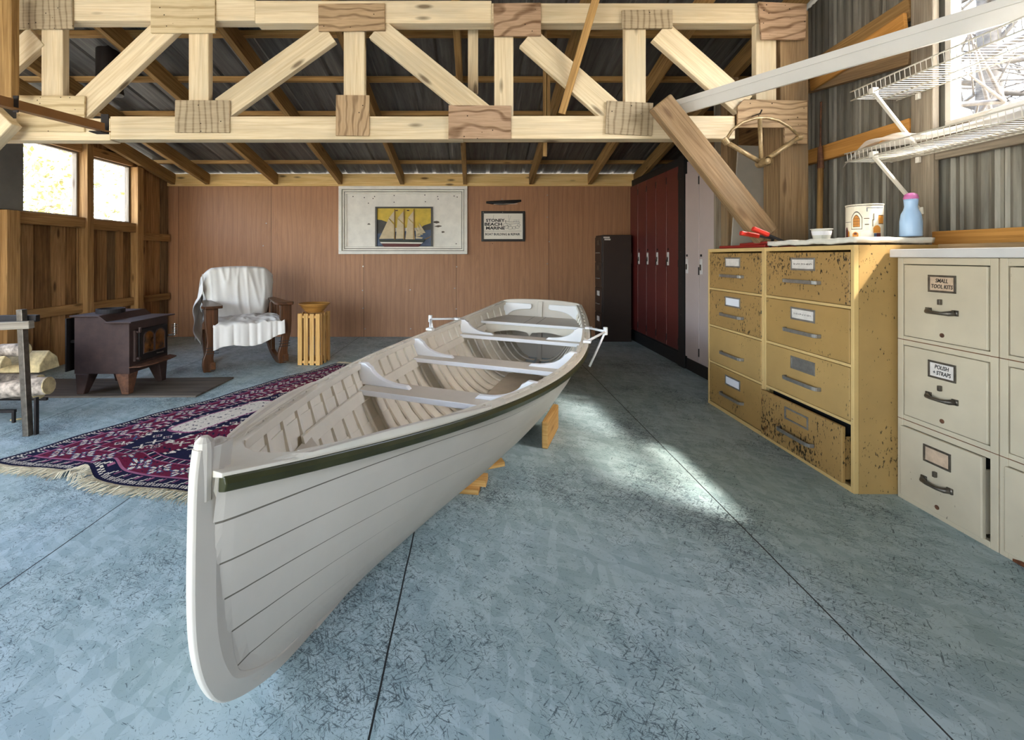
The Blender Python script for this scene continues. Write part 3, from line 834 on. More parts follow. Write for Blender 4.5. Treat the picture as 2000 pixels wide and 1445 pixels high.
def strip(y0, y1, fa, n=60):            # fa(y) -> four corners of the cross-section (x,z), for the right side
    mb = MB()
    for sd in (1, -1):
        V = []; F = []; U = []
        for i in range(n+1):
            y = y0+(y1-y0)*i/n
            for x, z in fa(y): V.append((x*sd, y, z))
        m = len(fa(y0))
        for i in range(n):
            for j in range(m):
                k = (j+1) % m; fc = (i*m+j, i*m+k, (i+1)*m+k, (i+1)*m+j)
                if sd == 1: fc = fc[::-1]
                F.append(fc); U.append([(V[q][1], V[q][2]+V[q][0]) for q in fc])
        for base in (0, n*m):
            fc = tuple(base+j for j in range(m))
            F.append(fc if (base == 0) == (sd == 1) else fc[::-1]); U.append([(V[q][0], V[q][2]) for q in fc])
        mb.add(V, F, U)
    return mb
def rs(y): return (bb(y), bz(y))
strip(.068, BL, lambda y: [(rs(y)[0]-.002, rs(y)[1]-.004), (rs(y)[0]+.014, rs(y)[1]-.006), (rs(y)[0]+.019, rs(y)[1]-.02), (rs(y)[0]+.014, rs(y)[1]-.038), (rs(y)[0]-.004, rs(y)[1]-.042)]).build('rub_rail', M['green'], boat, smooth=False, bevel=.003)
strip(.066, BL, lambda y: [(rs(y)[0]-.016, rs(y)[1]-.012), (rs(y)[0]-.016, rs(y)[1]+.004), (rs(y)[0]+.010, rs(y)[1]+.002), (rs(y)[0]+.010, rs(y)[1]-.008)]).build('gunwale', M['boatin'], boat, bevel=.002)
strip(.25, BL-.03, lambda y: [(rs(y)[0]-.045, rs(y)[1]-.026), (rs(y)[0]-.045, rs(y)[1]+.003), (rs(y)[0]-.026, rs(y)[1]+.003), (rs(y)[0]-.026, rs(y)[1]-.026)]).build('inwale', M['boatin'], boat, bevel=.002)
y = .33
while y < BL-.05:                        # spacer blocks between gunwale and inwale, one pair at every frame
    mb = MB()
    for sd in (1, -1):
        mb.box((min(sd*(bb(y)-.028), sd*(bb(y)-.012)), y-.022, bz(y)-.022), (max(sd*(bb(y)-.028), sd*(bb(y)-.012)), y+.022, bz(y)+.0025))
    mb.build('spacer_block', M['boatin'], boat); y += .118
# breasthook in the bow
pg = [(.0, .09)]
for i in range(9): yy = .09+.24*i/8; pg.append((bb(yy)-.012, yy))
ar = []
for i in range(1, 8): t = i/8; ar.append(((bb(.33)-.012)*(1-2*t), .33-.13*math.sin(PI*t)))
lf = [(-(bb(.09+.24*i/8)-.012), .09+.24*i/8) for i in range(8, 0, -1)]
mb = MB(); mb.prism(pg+ar+lf, (0, 0, -.018), (1, 0, 0), (0, 1, 0), (0, 0, 1), .022)
for v in mb.v: v.z += bz(v.y)-.001
mb.build('breasthook', M['boatin'], boat, bevel=.003)
# bent frames
y = .30; nf = 0
while y < BL-.06:
    mb = MB()
    for sd in (1, -1):
        V = []; F = []; U = []; n = 26
        for i in range(n+1):
            g = .02+.975*i/n
            (x, z), (nx, nz) = sec_at(y, g)
            for dy, o in ((-.009, -.012), (-.006, -.024), (.006, -.024), (.009, -.012)):
                V.append((max(x+nx*o, .0)*sd, y+dy, z+nz*o))
        for i in range(n):
            for j in range(3):
                fc = (i*4+j, i*4+j+1, (i+1)*4+j+1, (i+1)*4+j)
                if sd == -1: fc = fc[::-1]
                F.append(fc); U.append([(V[q][2], V[q][1]) for q in fc])
        mb.add(V, F, U)
    mb.build('bent_frame', M['boatin'], boat); y += .118; nf += 1
# risers under the seats
def rz(y): return bz(y)-.155
strip(.62, 3.35, lambda y: [(inner(y, rz(y), .024), rz(y)), (inner(y, rz(y)+.045, .024), rz(y)+.045), (inner(y, rz(y)+.045, .036), rz(y)+.045), (inner(y, rz(y), .036), rz(y))]).build('seat_riser', M['boatin'], boat, bevel=.002)
# floorboard
def plan(mb, y0, y1, hw, z0, th, n=16):
    R = []; Lh = []
    for i in range(n+1):
        y = y0+(y1-y0)*i/n; R.append((hw(y), y)); Lh.append((-hw(y), y))
    mb.prism(R+Lh[::-1], (0, 0, z0), (1, 0, 0), (0, 1, 0), (0, 0, 1), th)
mb = MB(); plan(mb, .95, 3.25, lambda y: min(.145, .05+.10*(y-.95)/.5), .052, .014)
mb.build('floorboard', M['boatfloor'], boat, bevel=.002)
# bow seat
zb_ = bz(.5)-.145
pg = [(inner(y_, zb_, .02), y_) for y_ in [.30+.40*i/8 for i in range(9)]]
w = inner(.70, zb_, .02)
ar = [(w*(1-2*i/10), .70-.13*math.sin(PI*i/10)) for i in range(1, 10)]
mb = MB(); mb.prism(pg+ar+[(-a, b) for a, b in pg[::-1]], (0, 0, zb_-.018), (1, 0, 0), (0, 1, 0), (0, 0, 1), .018)
mb.build('bow_seat', M['boatseat'], boat, bevel=.002)
# thwarts with white edges and curved white knees
def thwart(y0, y1, zt):
    mb = MB(); n = 6
    R = [(inner(y0+(y1-y0)*i/n, zt, .026), y0+(y1-y0)*i/n) for i in range(n+1)]
    mb.prism(R+[(-a, b) for a, b in R[::-1]], (0, 0, zt-.028), (1, 0, 0), (0, 1, 0), (0, 0, 1), .028)
    mb.m = [0, 0]+[1]*(len(mb.f)-2)
    mb.m[0] = 1
    o = mb.build('thwart', [M['boatseat'], M['boatwhite']], boat, bevel=.004)
    for pl in o.data.polygons: pl.material_index = 0 if pl.normal.z > .5 else 1
    for sd in (1, -1):
        ym = y0+(y1-y0)*.55; xw = inner(ym, zt+.05, .03)
        top = bz(ym)-.002+.006
        pr = [(xw-.005+.012, zt), (xw+.022, top), (xw-.02, top+.004), (xw-.042, top-.012)]
        for i in range(11):
            t = i/10
            pr.append((xw-.05-.20*t**1.35, zt+.016+(top-zt-.03)*(1-t)**2.3))
        pr += [(xw-.262, zt+.006), (xw-.268, zt)]
        kb = MB(); kb.prism([(sd*a, b) for a, b in pr], (0, ym-.016, 0), (1, 0, 0), (0, 0, 1), (0, 1, 0), .032)
        k = kb.build('knee', M['boatwhite'], o, bevel=.009, seg=3)
        k['label'] = 'white curved knee on the seat'
    return o
thwart(1.245, 1.415, bz(1.3)-.10); thwart(2.01, 2.18, bz(2.1)-.10); thwart(2.80, 2.935, bz(2.9)-.103)
# stern bench with a scalloped apron
zt = bz(3.4)-.092; y0, y1 = 3.22, 3.70
R = [(inner(y0+(y1-y0)*i/8, zt, .02), y0+(y1-y0)*i/8) for i in range(9)]
mb = MB(); w = R[0][0]
fr = [(-w+2*w*i/10, y0-.05*math.sin(PI*i/10)*0-.0) for i in range(1, 10)]
mb.prism(R+[(-a, b) for a, b in R[::-1]]+fr, (0, 0, zt-.024), (1, 0, 0), (0, 1, 0), (0, 0, 1), .024)
o = mb.build('stern_bench', [M['boatseat'], M['boatwhite']], boat, bevel=.003)
for pl in o.data.polygons: pl.material_index = 0 if pl.normal.z > .5 else 1
for xx in (-.05, .06):
    mb = MB(); mb.box((xx-.0015, y0+.005, zt-.0005), (xx+.0015, y1, zt+.0008)); mb.build('board_joint', M['inkfaint'], o)
ap = []; n = 40; w = inner(y0+.03, zt-.06, .03)
for i in range(n+1):
    u = -1+2*i/n; a = abs(u)
    if a < .05: dz = .088-.03*a/.05
    elif a < .62: dz = .058+.0-.012*math.sin(PI*(a-.05)/.57)+.03*(1-((a-.05)/.57))*0
    else: dz = .058+.045*((a-.62)/.38)**1.3
    ap.append((u*w, -dz))
mb = MB(); mb.prism([(-w, 0), *[(x, z) for x, z in ap], (w, 0)], (0, y0+.02, zt-.024), (1, 0, 0), (0, 0, 1), (0, 1, 0), .018)
mb.build('bench_apron', M['boatin'], boat)
# transom
out, _ = sec(BL); pts = [(x, z) for x, z in out]
topc = [(pts[-1][0]*math.cos(PI*i/14*1.0)*1.0, bz(BL)+.032*math.sin(PI*i/14)) for i in range(1, 14)]
poly = pts[6:]+topc+[(-x, z) for x, z in pts[6:][::-1]]
mb = MB(); mb.prism(poly, (0, BL-.012, 0), (1, 0, 0), (0, 0, 1), (0, 1, 0), .03)
mb.build('transom', M['boat'], boat, bevel=.004)
mb = MB(); mb.box((-.022, BL-.03, .05), (.022, BL-.011, bz(BL)+.012)); mb.build('stern_post', M['boat'], boat, bevel=.003)
for sd in (1, -1):
    wq = bb(BL)-.02; zt_ = bz(BL)-.012
    pr = [(wq, 0), (wq-.27, 0), (wq-.275, -.035)]
    for i in range(9):
        t = i/8; pr.append((wq-.26+.235*t, -.05-.02*t-.06*t**4))
    pr.append((wq+.01, -.12))
    mb = MB(); mb.prism([(sd*a, b) for a, b in pr], (0, BL-.036, zt_), (1, 0, 0), (0, 0, 1), (0, 1, 0), .022)
    mb.build('quarter_knee', M['boatwhite'], boat, bevel=.005)
# outriggers with oarlock sockets
for sd in (1, -1):
    y = 2.66; z = bz(y); tip = Vector((sd*(bb(y)+.115), y-.02, z+.04))
    b0, b1, b2 = (Vector((sd*(bb(q)+dx), q, bz(q)+dz)) for q, dx, dz in ((2.42, .0, .012), (2.86, .0, .012), (2.60, .012, -.20)))
    mb = MB(); mb.tube([b0, tip], .0085, 8); mb.tube([b1, tip], .0085, 8); mb.tube([b2, tip], .008, 8)
    o = mb.build('outrigger', M['boatwhite'], boat, smooth=True)
    mb = MB(); mb.tube([tip-Vector((0, 0, .022)), tip+Vector((0, 0, .03))], .015, 10); mb.build('oarlock_socket', M['boatwhite'], o)
    mb = MB(); mb.cbox(b0+Vector((0, 0, 0)), (.05, .05, .016)); mb.cbox(b1, (.05, .05, .016)); mb.build('pad', M['boatwhite'], o, bevel=.003)

# chocks under the bilge
t = thing('timber_chock', 'short stacked timber offcuts chocking the boat near its middle', 'block', (-.03, 2.10, 0), rotz=-.15)
mb = MB(); mb.box((-.13, -.05, 0), (.055, .045, .022)); mb.build('offcut', M['light'], t, bevel=.002)
mb = MB(); mb.box((-.10, -.02, .022), (.085, .06, .05)); mb.build('offcut', M['light'], t, bevel=.003)
mb = MB(); mb.beam((-.02, .055, .062), (.15, .13, .075), .05, .022); mb.build('offcut', M['light'], t, bevel=.003)
mb = MB(); mb.beam((.385, 2.53, .075), (.50, 2.84, .075), .035, .15)
single(mb, 'timber_chock', M['light'], 'timber plank on edge propping the boat bilge farther back', 'block', bevel=.008)
# ---------------------------------------------------------------- steel cabinets (fronts face -x)
def drawer(par, org, x, y0, y1, z0, z1, m, out=0, skew=0, holder=None, card=None, handle='bar', hmat='steel', writing=None, lock=False, depth=.30, hz=.62, lz=.25, lw=None, inkm='ink', tsz=.016):
    """front between y0 (near) and y1 (far); pulled out by `out`"""
    mb = MB(); xo = x-out
    mb.box((xo-.018, y0, z0), (xo, y1, z1))
    if out: mb.box((xo, y0+.012, z0+.01), (xo+depth, y0+.02, z1-.05)); mb.box((xo, y1-.02, z0+.01), (xo+depth, y1-.012, z1-.05)); mb.box((xo, y0+.02, z0+.01), (xo+depth, y1-.02, z0+.02))
    d = mb.build('drawer', m, par, org=org, bevel=.004)
    if skew: d.rotation_euler = (skew, 0, 0)
    O = Vector(org); ym = (y0+y1)/2; h = z1-z0; xf = xo-.018
    wh = (y1-y0)*.42 if handle == 'bar' else .105
    zh = z1-h*hz
    mb = MB()
    if handle == 'bar':
        pts = [(xf, ym-wh/2, zh), (xf-.022, ym-wh/2+.004, zh), (xf-.028, ym-wh/2+.02, zh), (xf-.028, ym+wh/2-.02, zh), (xf-.022, ym+wh/2-.004, zh), (xf, ym+wh/2, zh)]
        for a, b in zip(pts[:-1], pts[1:]): mb.beam(a, b, .006, .019)
    else:
        pts = [(xf-.004, ym-.052, zh), (xf-.018, ym-.042, zh-.003), (xf-.026, ym-.02, zh-.005), (xf-.026, ym+.02, zh-.005), (xf-.018, ym+.042, zh-.003), (xf-.004, ym+.052, zh)]
        mb.tube(pts, [.011, .010, .0065, .0065, .010, .011], 10)
        mb.cbox((xf-.003, ym-.052, zh), (.006, .022, .022)); mb.cbox((xf-.003, ym+.052, zh), (.006, .022, .022))
    mb.build('handle', M[hmat], d, org=org, smooth=handle != 'bar', bevel=.002 if handle == 'bar' else 0)
    if holder:
        w2, h2 = holder; zl = z1-h*lz; a = .0095 if handle == 'bar' else .008
        mb = MB()
        for q in ((ym-w2/2, zl-h2/2, ym+w2/2, zl-h2/2+a), (ym-w2/2, zl+h2/2-a, ym+w2/2, zl+h2/2), (ym-w2/2, zl-h2/2+a, ym-w2/2+a, zl+h2/2-a), (ym+w2/2-a, zl-h2/2+a, ym+w2/2, zl+h2/2-a)):
            mb.box((xf-.004, q[0], q[1]), (xf, q[2], q[3]))
        hd = mb.build('label_holder', M[hmat], d, org=org, bevel=.001)
        if card:
            c = MB(); cw = w2-2*a
            c.box((xf-.0016, ym-cw/2, zl-h2/2+a), (xf-.0002, ym+cw/2, zl+h2/2-a)); c.build('label_card', M[card], d, org=org)
        if writing == 'faded':            # unreadable pencil marks
            rr = random.Random(int(y0*1000+z0*100)); q = MB(); yy = ym+cw*.40
            while yy > ym-cw*.40:
                h_ = rr.uniform(.004, .011); a0 = rr.uniform(-.004, .004)
                q.beam((xf-.0018, yy, zl-h_/2), (xf-.0018, yy-.002+a0, zl+h_/2), .0008, .0016)
                if rr.random() > .5: q.beam((xf-.0018, yy, zl+rr.uniform(-.004, .004)), (xf-.0018, yy-.006, zl+rr.uniform(-.004, .004)), .0008, .0016)
                yy -= rr.uniform(.005, .011)
            q.build('faded_writing', M['inkfaint'], d, org=org)
        elif writing:
            n = len(writing)
            for i, line in enumerate(writing):
                text_mesh(line, tsz, M[inkm], d, Vector((xf-.0022, ym, zl+(n-1)*tsz*.52-i*tsz*1.04))-O, (PI/2, .02, -PI/2), 'handwriting', shear=.12, bold=.0003, extrude=.0003, sx=.76)
    if lock:
        mb = MB(); mb.cbox((xf-.006, ym+.004, zh+.038), (.012, .012, .022)); mb.build('latch', M['darksteel'], d, org=org, bevel=.002)
        mb = MB(); mb.tube([(xf+.001, ym, z0+.028), (xf-.0015, ym, z0+.028)], .009, 12); mb.tube([(xf, ym, z0+.028), (xf-.002, ym, z0+.028)], .004, 8); mb.build('drawer_stop', M['ironrust'], d, org=org)
    return d
def carcass(par, org, x0, x1, y0, y1, z1, rails, m_side, m_edge, edge=.018, top=.022):
    mb = MB()
    mb.box((x0+.022, y0, .0), (x1, y0+.006, z1)); mb.box((x0+.022, y1-.006, 0), (x1, y1, z1)); mb.box((x1-.006, y0+.006, 0), (x1, y1-.006, z1)); mb.box((x0+.022, y0+.006, z1-.008), (x1-.006, y1-.006, z1))
    mb.box((x0+.023, y0+.007, .001), (x1-.007, y1-.007, .015))
    mb.build('cabinet_body', M[m_side], par, org=org)
    mb = MB()
    mb.box((x0, y0, 0), (x0+.022, y0+edge, z1)); mb.box((x0, y1-edge, 0), (x0+.022, y1, z1))
    mb.box((x0, y0+edge, z1-top), (x0+.022, y1-edge, z1)); mb.box((x0, y0+edge, 0), (x0+.022, y1-edge, .024))
    for z in rails:
        za, zb = z if isinstance(z, tuple) else (z-.007, z+.007)
        mb.box((x0+.001, y0+edge, za), (x0+.022, y1-edge, zb))
    mb.build('front_frame', M[m_edge], par, org=org, bevel=.002)
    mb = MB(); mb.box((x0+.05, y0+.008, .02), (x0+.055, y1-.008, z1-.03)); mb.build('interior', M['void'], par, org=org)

YX = 1.689; ZT = 1.11
cells = [1.088, .828, .566, .308, .026]
def yellow(y0, y1, x1, label, cards, ajar, mats, wr):
    org = (YX+.15, (y0+y1)/2, 0)
    t = thing('filing_cabinet', label, 'cabinet', org, group='yellow filing cabinets')
    carcass(t, org, YX, x1, y0, y1, ZT, cells[1:4], 'yellow', 'yellowedge')
    for k in range(4):
        z1 = cells[k]-.009; z0 = cells[k+1]+.009
        if k == 3: z0 = .03
        out = ajar if k == 3 else 0
        if out: z1 -= .012
        hl = (.175, .066) if cards[k] is not False else None
        drawer(t, org, YX+.018, y0+.022+(.014 if out else 0), y1-.022+(.012 if out else 0), z0, z1, M[mats[k]], out=out+.001, holder=hl, card=cards[k] or None, depth=.12, writing=wr[k], inkm='inkfaint', tsz=.022)
    return t
yellow(2.052, 2.69, 2.24, 'yellow four-drawer steel cabinet in front with its bottom drawer ajar', ['card', 'card', 'steel', None], .024, ['yellowdrawer', 'yellowclean', 'yellow', 'yellowdrawer'], ['faded', 'faded', None, None])
yellow(2.694, 3.335, 1.925, 'yellow four-drawer steel cabinet farther back beside the lockers', ['card', 'cardwhite', False, 'cardwhite'], 0, ['yellowdrawer', 'yellowdrawer', 'yellow', 'yellowclean'], [None]*4)

WX = 1.869; WT = 1.053
def white(y0, y1, label, specs):
    org = (WX+.15, (y0+y1)/2, 0)
    t = thing('filing_cabinet', label, 'cabinet', org, group='white filing cabinets')
    carcass(t, org, WX, 2.25, y0, y1, WT, [(.324, .370), (.674, .713)], 'whitesteel', 'whitesteel', edge=.026, top=.028)
    mb = MB(); mb.box((WX-.001, y0, .696), (WX+.02, y1, .699)); mb.box((WX-.001, y0, .349), (WX+.02, y1, .3515)); mb.build('stack_joint', M['rustedge'], t, org=org)
    for k, (z1, z0) in enumerate(((1.022, .715), (.672, .372), (.322, .022))):
        wr, card, out = specs[k]
        drawer(t, org, WX+.018, y0+.032+(.012 if out else 0), y1-.032+(.012 if out else 0), z0, z1, M['whitesteel'], out=.002+out, holder=(.11, .07), card=card, handle='pull', hmat='darksteel', writing=wr, lock=True, depth=.08, hz=.60, lz=.24, tsz=.0225)
    return t
white(1.645, 2.036, 'cream white three-drawer cabinet with handwritten cards beside the yellow cabinet', [(['SMALL', 'TOOL KITS'], 'cardtan', 0), (['POLISH', '+ STRAPS'], 'card', 0), (None, 'cardtan', .008)])
wc = white(1.25, 1.641, 'cream white three-drawer cabinet at the right edge of the picture', [(None, 'card', 0), (None, 'card', 0), (None, 'card', .006)])
rr = random.Random(4); mb = MB(); top_ = [(1.60-.35*i/14, .004+.026*abs(math.sin(i*.9+.4))*rr.uniform(.5, 1)) for i in range(15)]
mb.prism([(1.60, .001)]+top_+[(1.25, .001)], (WX-.0012, 0, 0), (0, 1, 0), (0, 0, 1), (1, 0, 0), .001)
mb.build('rust_patch', M['rustedge'], wc, org=wc.location)['label'] = 'rusty bottom edge'
mb = MB(); mb.box((WX-.03, 1.2, WT+.001), (2.21, 2.044, WT+.037))
single(mb, 'worktop', M['worktop'], 'white laminate worktop lying on the cream white cabinets', 'worktop', bevel=.004)
mb = MB(); mb.box((1.99, 1.22, WT+.038), (2.205, 1.98, WT+.058))
single(mb, 'loose_board', M['old'], 'brown wooden board lying on the white worktop', 'board', bevel=.003)

# towel spread over the yellow cabinets
mb = MB()
def tw(u, v):
    y = 2.07+u*.62; x = YX+.02+v*.36
    if y > 2.66: x = min(x, 1.915)
    z = ZT+.029+.003*math.sin(u*19+v*5)*math.sin(v*9+1)**2+.0015*math.sin(u*47)+.002*random.random()
    return (x, y, z+.004)
mb.grid(tw, 60, 24, flip=True); o = single(mb, 'towel', M['towel'], 'white towel spread flat along the top of the yellow cabinets', 'towel', smooth=True, solid=.024)
# things on top
t = thing('biscuit_tin', 'cream printed tin can with an arched window picture on the towel', 'tin', (1.95, 2.306, ZT+.042))
mb = MB(); mb.lathe([(0, 0), (.083, 0), (.085, .004), (.085, .135), (.087, .138), (.087, .142), (.08, .142), (.08, .135), (0, .135)], n=40); t.scale = (.87, .87, 1.15); mb.build('can', M['tinpale'], t, smooth=False)
def wrap(a0, a1, z0, z1, m, name, r=.0856, n=8, arch=False):
    mb = MB()
    def f(u, v):
        a = a0+(a1-a0)*u; zz = z0+(z1-z0)*v
        if arch: zz = z0+((z1-z0)-(.35*(z1-z0))*(2*abs(u-.5))**2)*v
        return (r*math.cos(a), r*math.sin(a), zz)
    mb.grid(f, n, 2); return mb.build(name, M[m], t)
A = math.atan2(-2.306, -1.95)
wrap(A-.72, A-.10, .034, .112, 'hearth', 'printed_window_frame', .0858, arch=True); wrap(A-.69, A-.13, .037, .107, 'tinpale', 'printed_window_frame', .0861, arch=True)
wrap(A-.61, A-.22, .044, .097, 'chairwood', 'printed_window', .0863, arch=True); wrap(A-.59, A-.24, .046, .094, 'orange', 'printed_window', .0865, arch=True)
for k in (-.50, -.415, -.33): wrap(A+k-.006, A+k+.006, .046, .088, 'chairwood', 'window_bar', .0867, 1)
for k in (.056, .068, .08): wrap(A-.59, A-.24, k, k+.0012, 'chairwood', 'window_bar', .0867, 6)
wrap(A-1.3, A-.74, .066, .068, 'hearth', 'printed_line', .0861); wrap(A-1.25, A-.98, .0, .046, 'maroon', 'printed_figure', .0861, arch=True); wrap(A-.98, A-.86, .004, .03, 'orange', 'printed_figure', .0861, arch=True)
wrap(A-.64, A-.30, .002, .024, 'orange', 'printed_figure', .0861, arch=True); wrap(A-.56, A-.38, .012, .02, 'maroon', 'printed_figure', .0864, arch=True)
wrap(A-.16, A+.44, .0, .03, 'cloth', 'printed_snow', .0861, arch=True); wrap(A+.46, A+.93, .018, .05, 'orange', 'printed_figure', .0861, arch=True); wrap(A+.66, A+.95, .0, .017, 'maroon', 'printed_figure', .0861); wrap(A+.5, A+.66, .002, .016, 'sea', 'printed_figure', .0861)
wrap(A+.12, A+1.2, .123, .1255, 'sea', 'printed_line', .0861); wrap(A+.12, A+.16, .108, .1255, 'sea', 'printed_line', .0862, 1)
wrap(A+.78, A+1.22, .058, .09, 'orange', 'printed_wall', .0861); wrap(A+.78, A+1.22, .09, .093, 'chairwood', 'printed_line', .0863); wrap(A+.78, A+1.22, .055, .058, 'chairwood', 'printed_line', .0863)
wrap(A+.42, A+.46, .045, .075, 'hearth', 'printed_line', .0861, 1); wrap(A+.47, A+.52, .07, .1, 'hearth', 'printed_line', .0861, 1); wrap(A-.02, A+.26, .078, .081, 'chairwood', 'printed_line', .0861); wrap(A+.02, A+.24, .052, .056, 'hearth', 'printed_line', .0861)
wrap(A-1.2, A+1.2, .134, .137, 'darksteel', 'printed_rim', .0862, 20)

t = thing('spray_bottle', 'pale blue plastic bottle with pink cap in front of the bracket post', 'bottle', (2.05, 2.165, ZT+.042))
mb = MB(); pr = [(0, 0), (.040, 0), (.042, .006), (.041, .03), (.041, .07), (.036, .105), (.027, .125), (.024, .14), (.026, .165), (.027, .175), (0, .175)]
mb.lathe(pr, n=28); mb.build('bottle', M['bluebottle'], t, smooth=True)
mb = MB(); mb.lathe([(.0265, .172), (.028, .18), (.024, .196), (.012, .204), (0, .205)], n=24); mb.build('cap', M['pink'], t, smooth=True)
t = thing('plastic_tub', 'small cloudy plastic tub on the towel left of the tin can', 'tub', (1.88, 2.497, ZT+.042))
mb = MB(); mb.lathe([(0, 0), (.038, 0), (.046, .05), (.051, .051), (.051, .055), (.045, .055), (.037, .004), (0, .004)], n=4*6, M=Matrix.Rotation(.4, 4, 'Z')); mb.build('tub', M['clearplastic'], t)
mb = MB(); mb.lathe([(.0425, .02), (.0462, .042)], n=24); mb.build('paper_label', M['cardwhite'], t)
# red-handled clamps and flat case
def redgrip(px, py, px2, py2, Y, label):
    t0 = P(px, py, Y); t1 = P(px2, py2, Y+.0)
    t = thing('clamp', label, 'tool', ((t0.x+t1.x)/2, Y, ZT))
    mb = MB(); d = (t1-t0); mb.beam(t0, t1, .028, .026, up=Vector((0, 1, 0)).cross(d.normalized())); mb.build('grip', M['redplastic'], t, org=t.location, bevel=.006)
    mb = MB(); mb.beam(t1, t1+d.normalized()*.09, .012, .012); mb.beam(t1+d.normalized()*.085, Vector((t1.x+d.normalized().x*.085, Y+.03, ZT+.004)), .012, .012); mb.build('bar', M['black'], t, org=t.location)
redgrip(1446, 455, 1482, 461, 2.70, 'lower red handled clamp on the yellow cabinet beneath the timber brace')
redgrip(1470, 446, 1501, 459, 2.66, 'upper red handled clamp crossing the foot of the timber brace')
mb = MB(); mb.box((YX+.03, 2.73, ZT+.002), (1.91, 3.24, ZT+.02)); mb.beam((YX+.04, 2.70, ZT+.03), (YX+.05, 3.0, ZT+.024), .03, .016)
single(mb, 'flat_case', M['reddark'], 'dark red flat plastic case on the back yellow cabinet', 'case', bevel=.004)

# ---------------------------------------------------------------- lockers
LX = 1.98
def lockers(name, label, y0, n, w, zt, zb, ztop, dmat, bmat, x1, endp=0, hd=0):
    org = (LX+.2, y0+n*w/2, 0); t = thing(name, label, 'lockers', org)
    mb = MB(); mb.box((LX+.02, y0-endp, zb-.02), (x1, y0+n*w, ztop)); mb.build('locker_body', M[bmat], t, org=org)
    mb = MB(); mb.box((LX+.012, y0-endp, 0), (x1, y0+n*w, zb-.02)); mb.build('base', M['black'], t, org=org)
    if endp:
        mb = MB(); mb.box((LX-.004, y0-endp, .0), (LX+.02, y0-.004, ztop)); e = mb.build('end_strip', M['black'], t, org=org)
        for z in [.5, .8, 1.1, 1.25, 1.4, 1.6, 1.8]:
            q = MB(); q.tube([(LX-.007, y0-endp/2, z), (LX-.003, y0-endp/2, z)], .005, 8); q.build('bolt', M['darksteel'], e, org=org)
    for i in range(n):
        a = y0+i*w+.006; b = y0+(i+1)*w-.006
        mb = MB(); mb.box((LX, a, zb), (LX+.018, b, zt)); d = mb.build('locker_door', M[dmat], t, org=org, bevel=.003)
        for z in (zt-.10, zb+.08, (zt+zb)/2-.05):
            q = MB(); q.box((LX-.003, a-.008, z-.035), (LX+.01, a+.003, z+.035)); q.build('hinge', M['black'], d, org=org)
        q = MB(); yh = b-.035; q.box((LX-.004, yh-.022, .965+hd), (LX, yh+.022, 1.10+hd)); h = q.build('handle_plate', M['worktop'], d, org=org, bevel=.001)
        q = MB(); q.box((LX-.010, yh-.008, 1.0+hd), (LX-.003, yh+.008, 1.05+hd)); q.build('latch', M['darksteel'], h, org=org)
        q = MB(); q.cbox((LX-.001, yh, 1.13+hd), (.003, .03, .02)); q.build('number_plate', M['black'], d, org=org)
    return t
lockers('locker_bank', 'bank of tall maroon metal lockers with black trim against the back wall', 4.477, 5, .278, 1.935, .145, 2.02, 'red', 'black', 2.45, endp=.13)
lockers('locker_bank', 'pair of pinkish grey metal lockers beside the yellow cabinets', 3.80, 2, .268, 1.83, .125, 1.945, 'lockgrey', 'lockgrey', 2.45, hd=-.065)
# brown file cabinet in the corner
org = (1.765, 5.87, 0); t = thing('filing_cabinet', 'dark brown narrow file cabinet in the back corner by maroon lockers', 'cabinet', org)
mb = MB(); mb.box((1.585, 5.70, .0), (1.94, 6.03, 1.322)); mb.build('cabinet_body', M['brownsteel'], t, org=org, bevel=.004)
for k in range(4):
    z1 = 1.30-.32*k; mb = MB(); mb.box((1.572, 5.715, z1-.31), (1.585, 6.015, z1)); d = mb.build('drawer', M['brownsteel'], t, org=org, bevel=.003)
    mb = MB(); mb.box((1.566, 5.80, z1-.10), (1.572, 5.90, z1-.04)); mb.build('label_holder', M['card' if k > 1 else 'darksteel'], d, org=org)
    mb = MB(); mb.tube([(1.572, 5.79, z1-.2), (1.552, 5.80, z1-.2), (1.552, 5.90, z1-.2), (1.572, 5.91, z1-.2)], .006, 8); mb.build('handle', M['steel'], d, org=org)
for z, x in ((1.29, 1.63), (1.265, 1.64)):
    mb = MB(); mb.box((x-.035, 5.6975, z-.009), (x+.04, 5.70, z+.009)); mb.build('sticker', M['card'], t, org=org)
# panel, tool and cycle part
mb = MB(); q = [P(1464, 275, 3.3), P(1530, 277, 3.3), P(1510, 480, 3.3), P(1436, 480, 3.3)]
a = [(v.x, v.z) for v in q]; a[2] = (1.975, .02); a[3] = (1.68+.02, .02)
mb = MB(); mb.add([(q[0].x, 3.45, q[0].z), (q[1].x, 3.45, q[1].z), (q[1].x-.05, 3.36, 0.01), (q[0].x-.18, 3.36, .01)], [(0, 1, 2, 3)], [[(0, 0), (1, 0), (1, 1), (0, 1)]])
single(mb, 'leaning_panel', M['greypanel'], 'pale grey panel leaning behind the timber brace', 'panel', solid=.015)
t = thing('long_handled_tool', 'old long wooden tool handle standing against the tin wall', 'tool', (2.12, 2.90, 0))
mb = MB(); mb.tube([(2.14, 2.885, .012), (2.215, 2.95, 1.68)], .017, 12); mb.build('shaft', M['rafter'], t, org=t.location, smooth=True)
mb = MB(); mb.tube([(2.213, 2.947, 1.62), (2.217, 2.955, 1.76)], [.02, .014], 10); mb.tube([(2.217, 2.955, 1.76), (2.225, 2.96, 2.05)], .006, 8); mb.build('ferrule', M['ironrust'], t, org=t.location)
YH = 2.80
t = thing('cycle_frame_part', 'rusty beige fan-shaped metal frame part hung on the truss end', 'frame', P(1480, 325, YH))
A_, B_, C_ = P(1417, 275, YH), P(1561, 268, YH), P(1487, 318, YH)
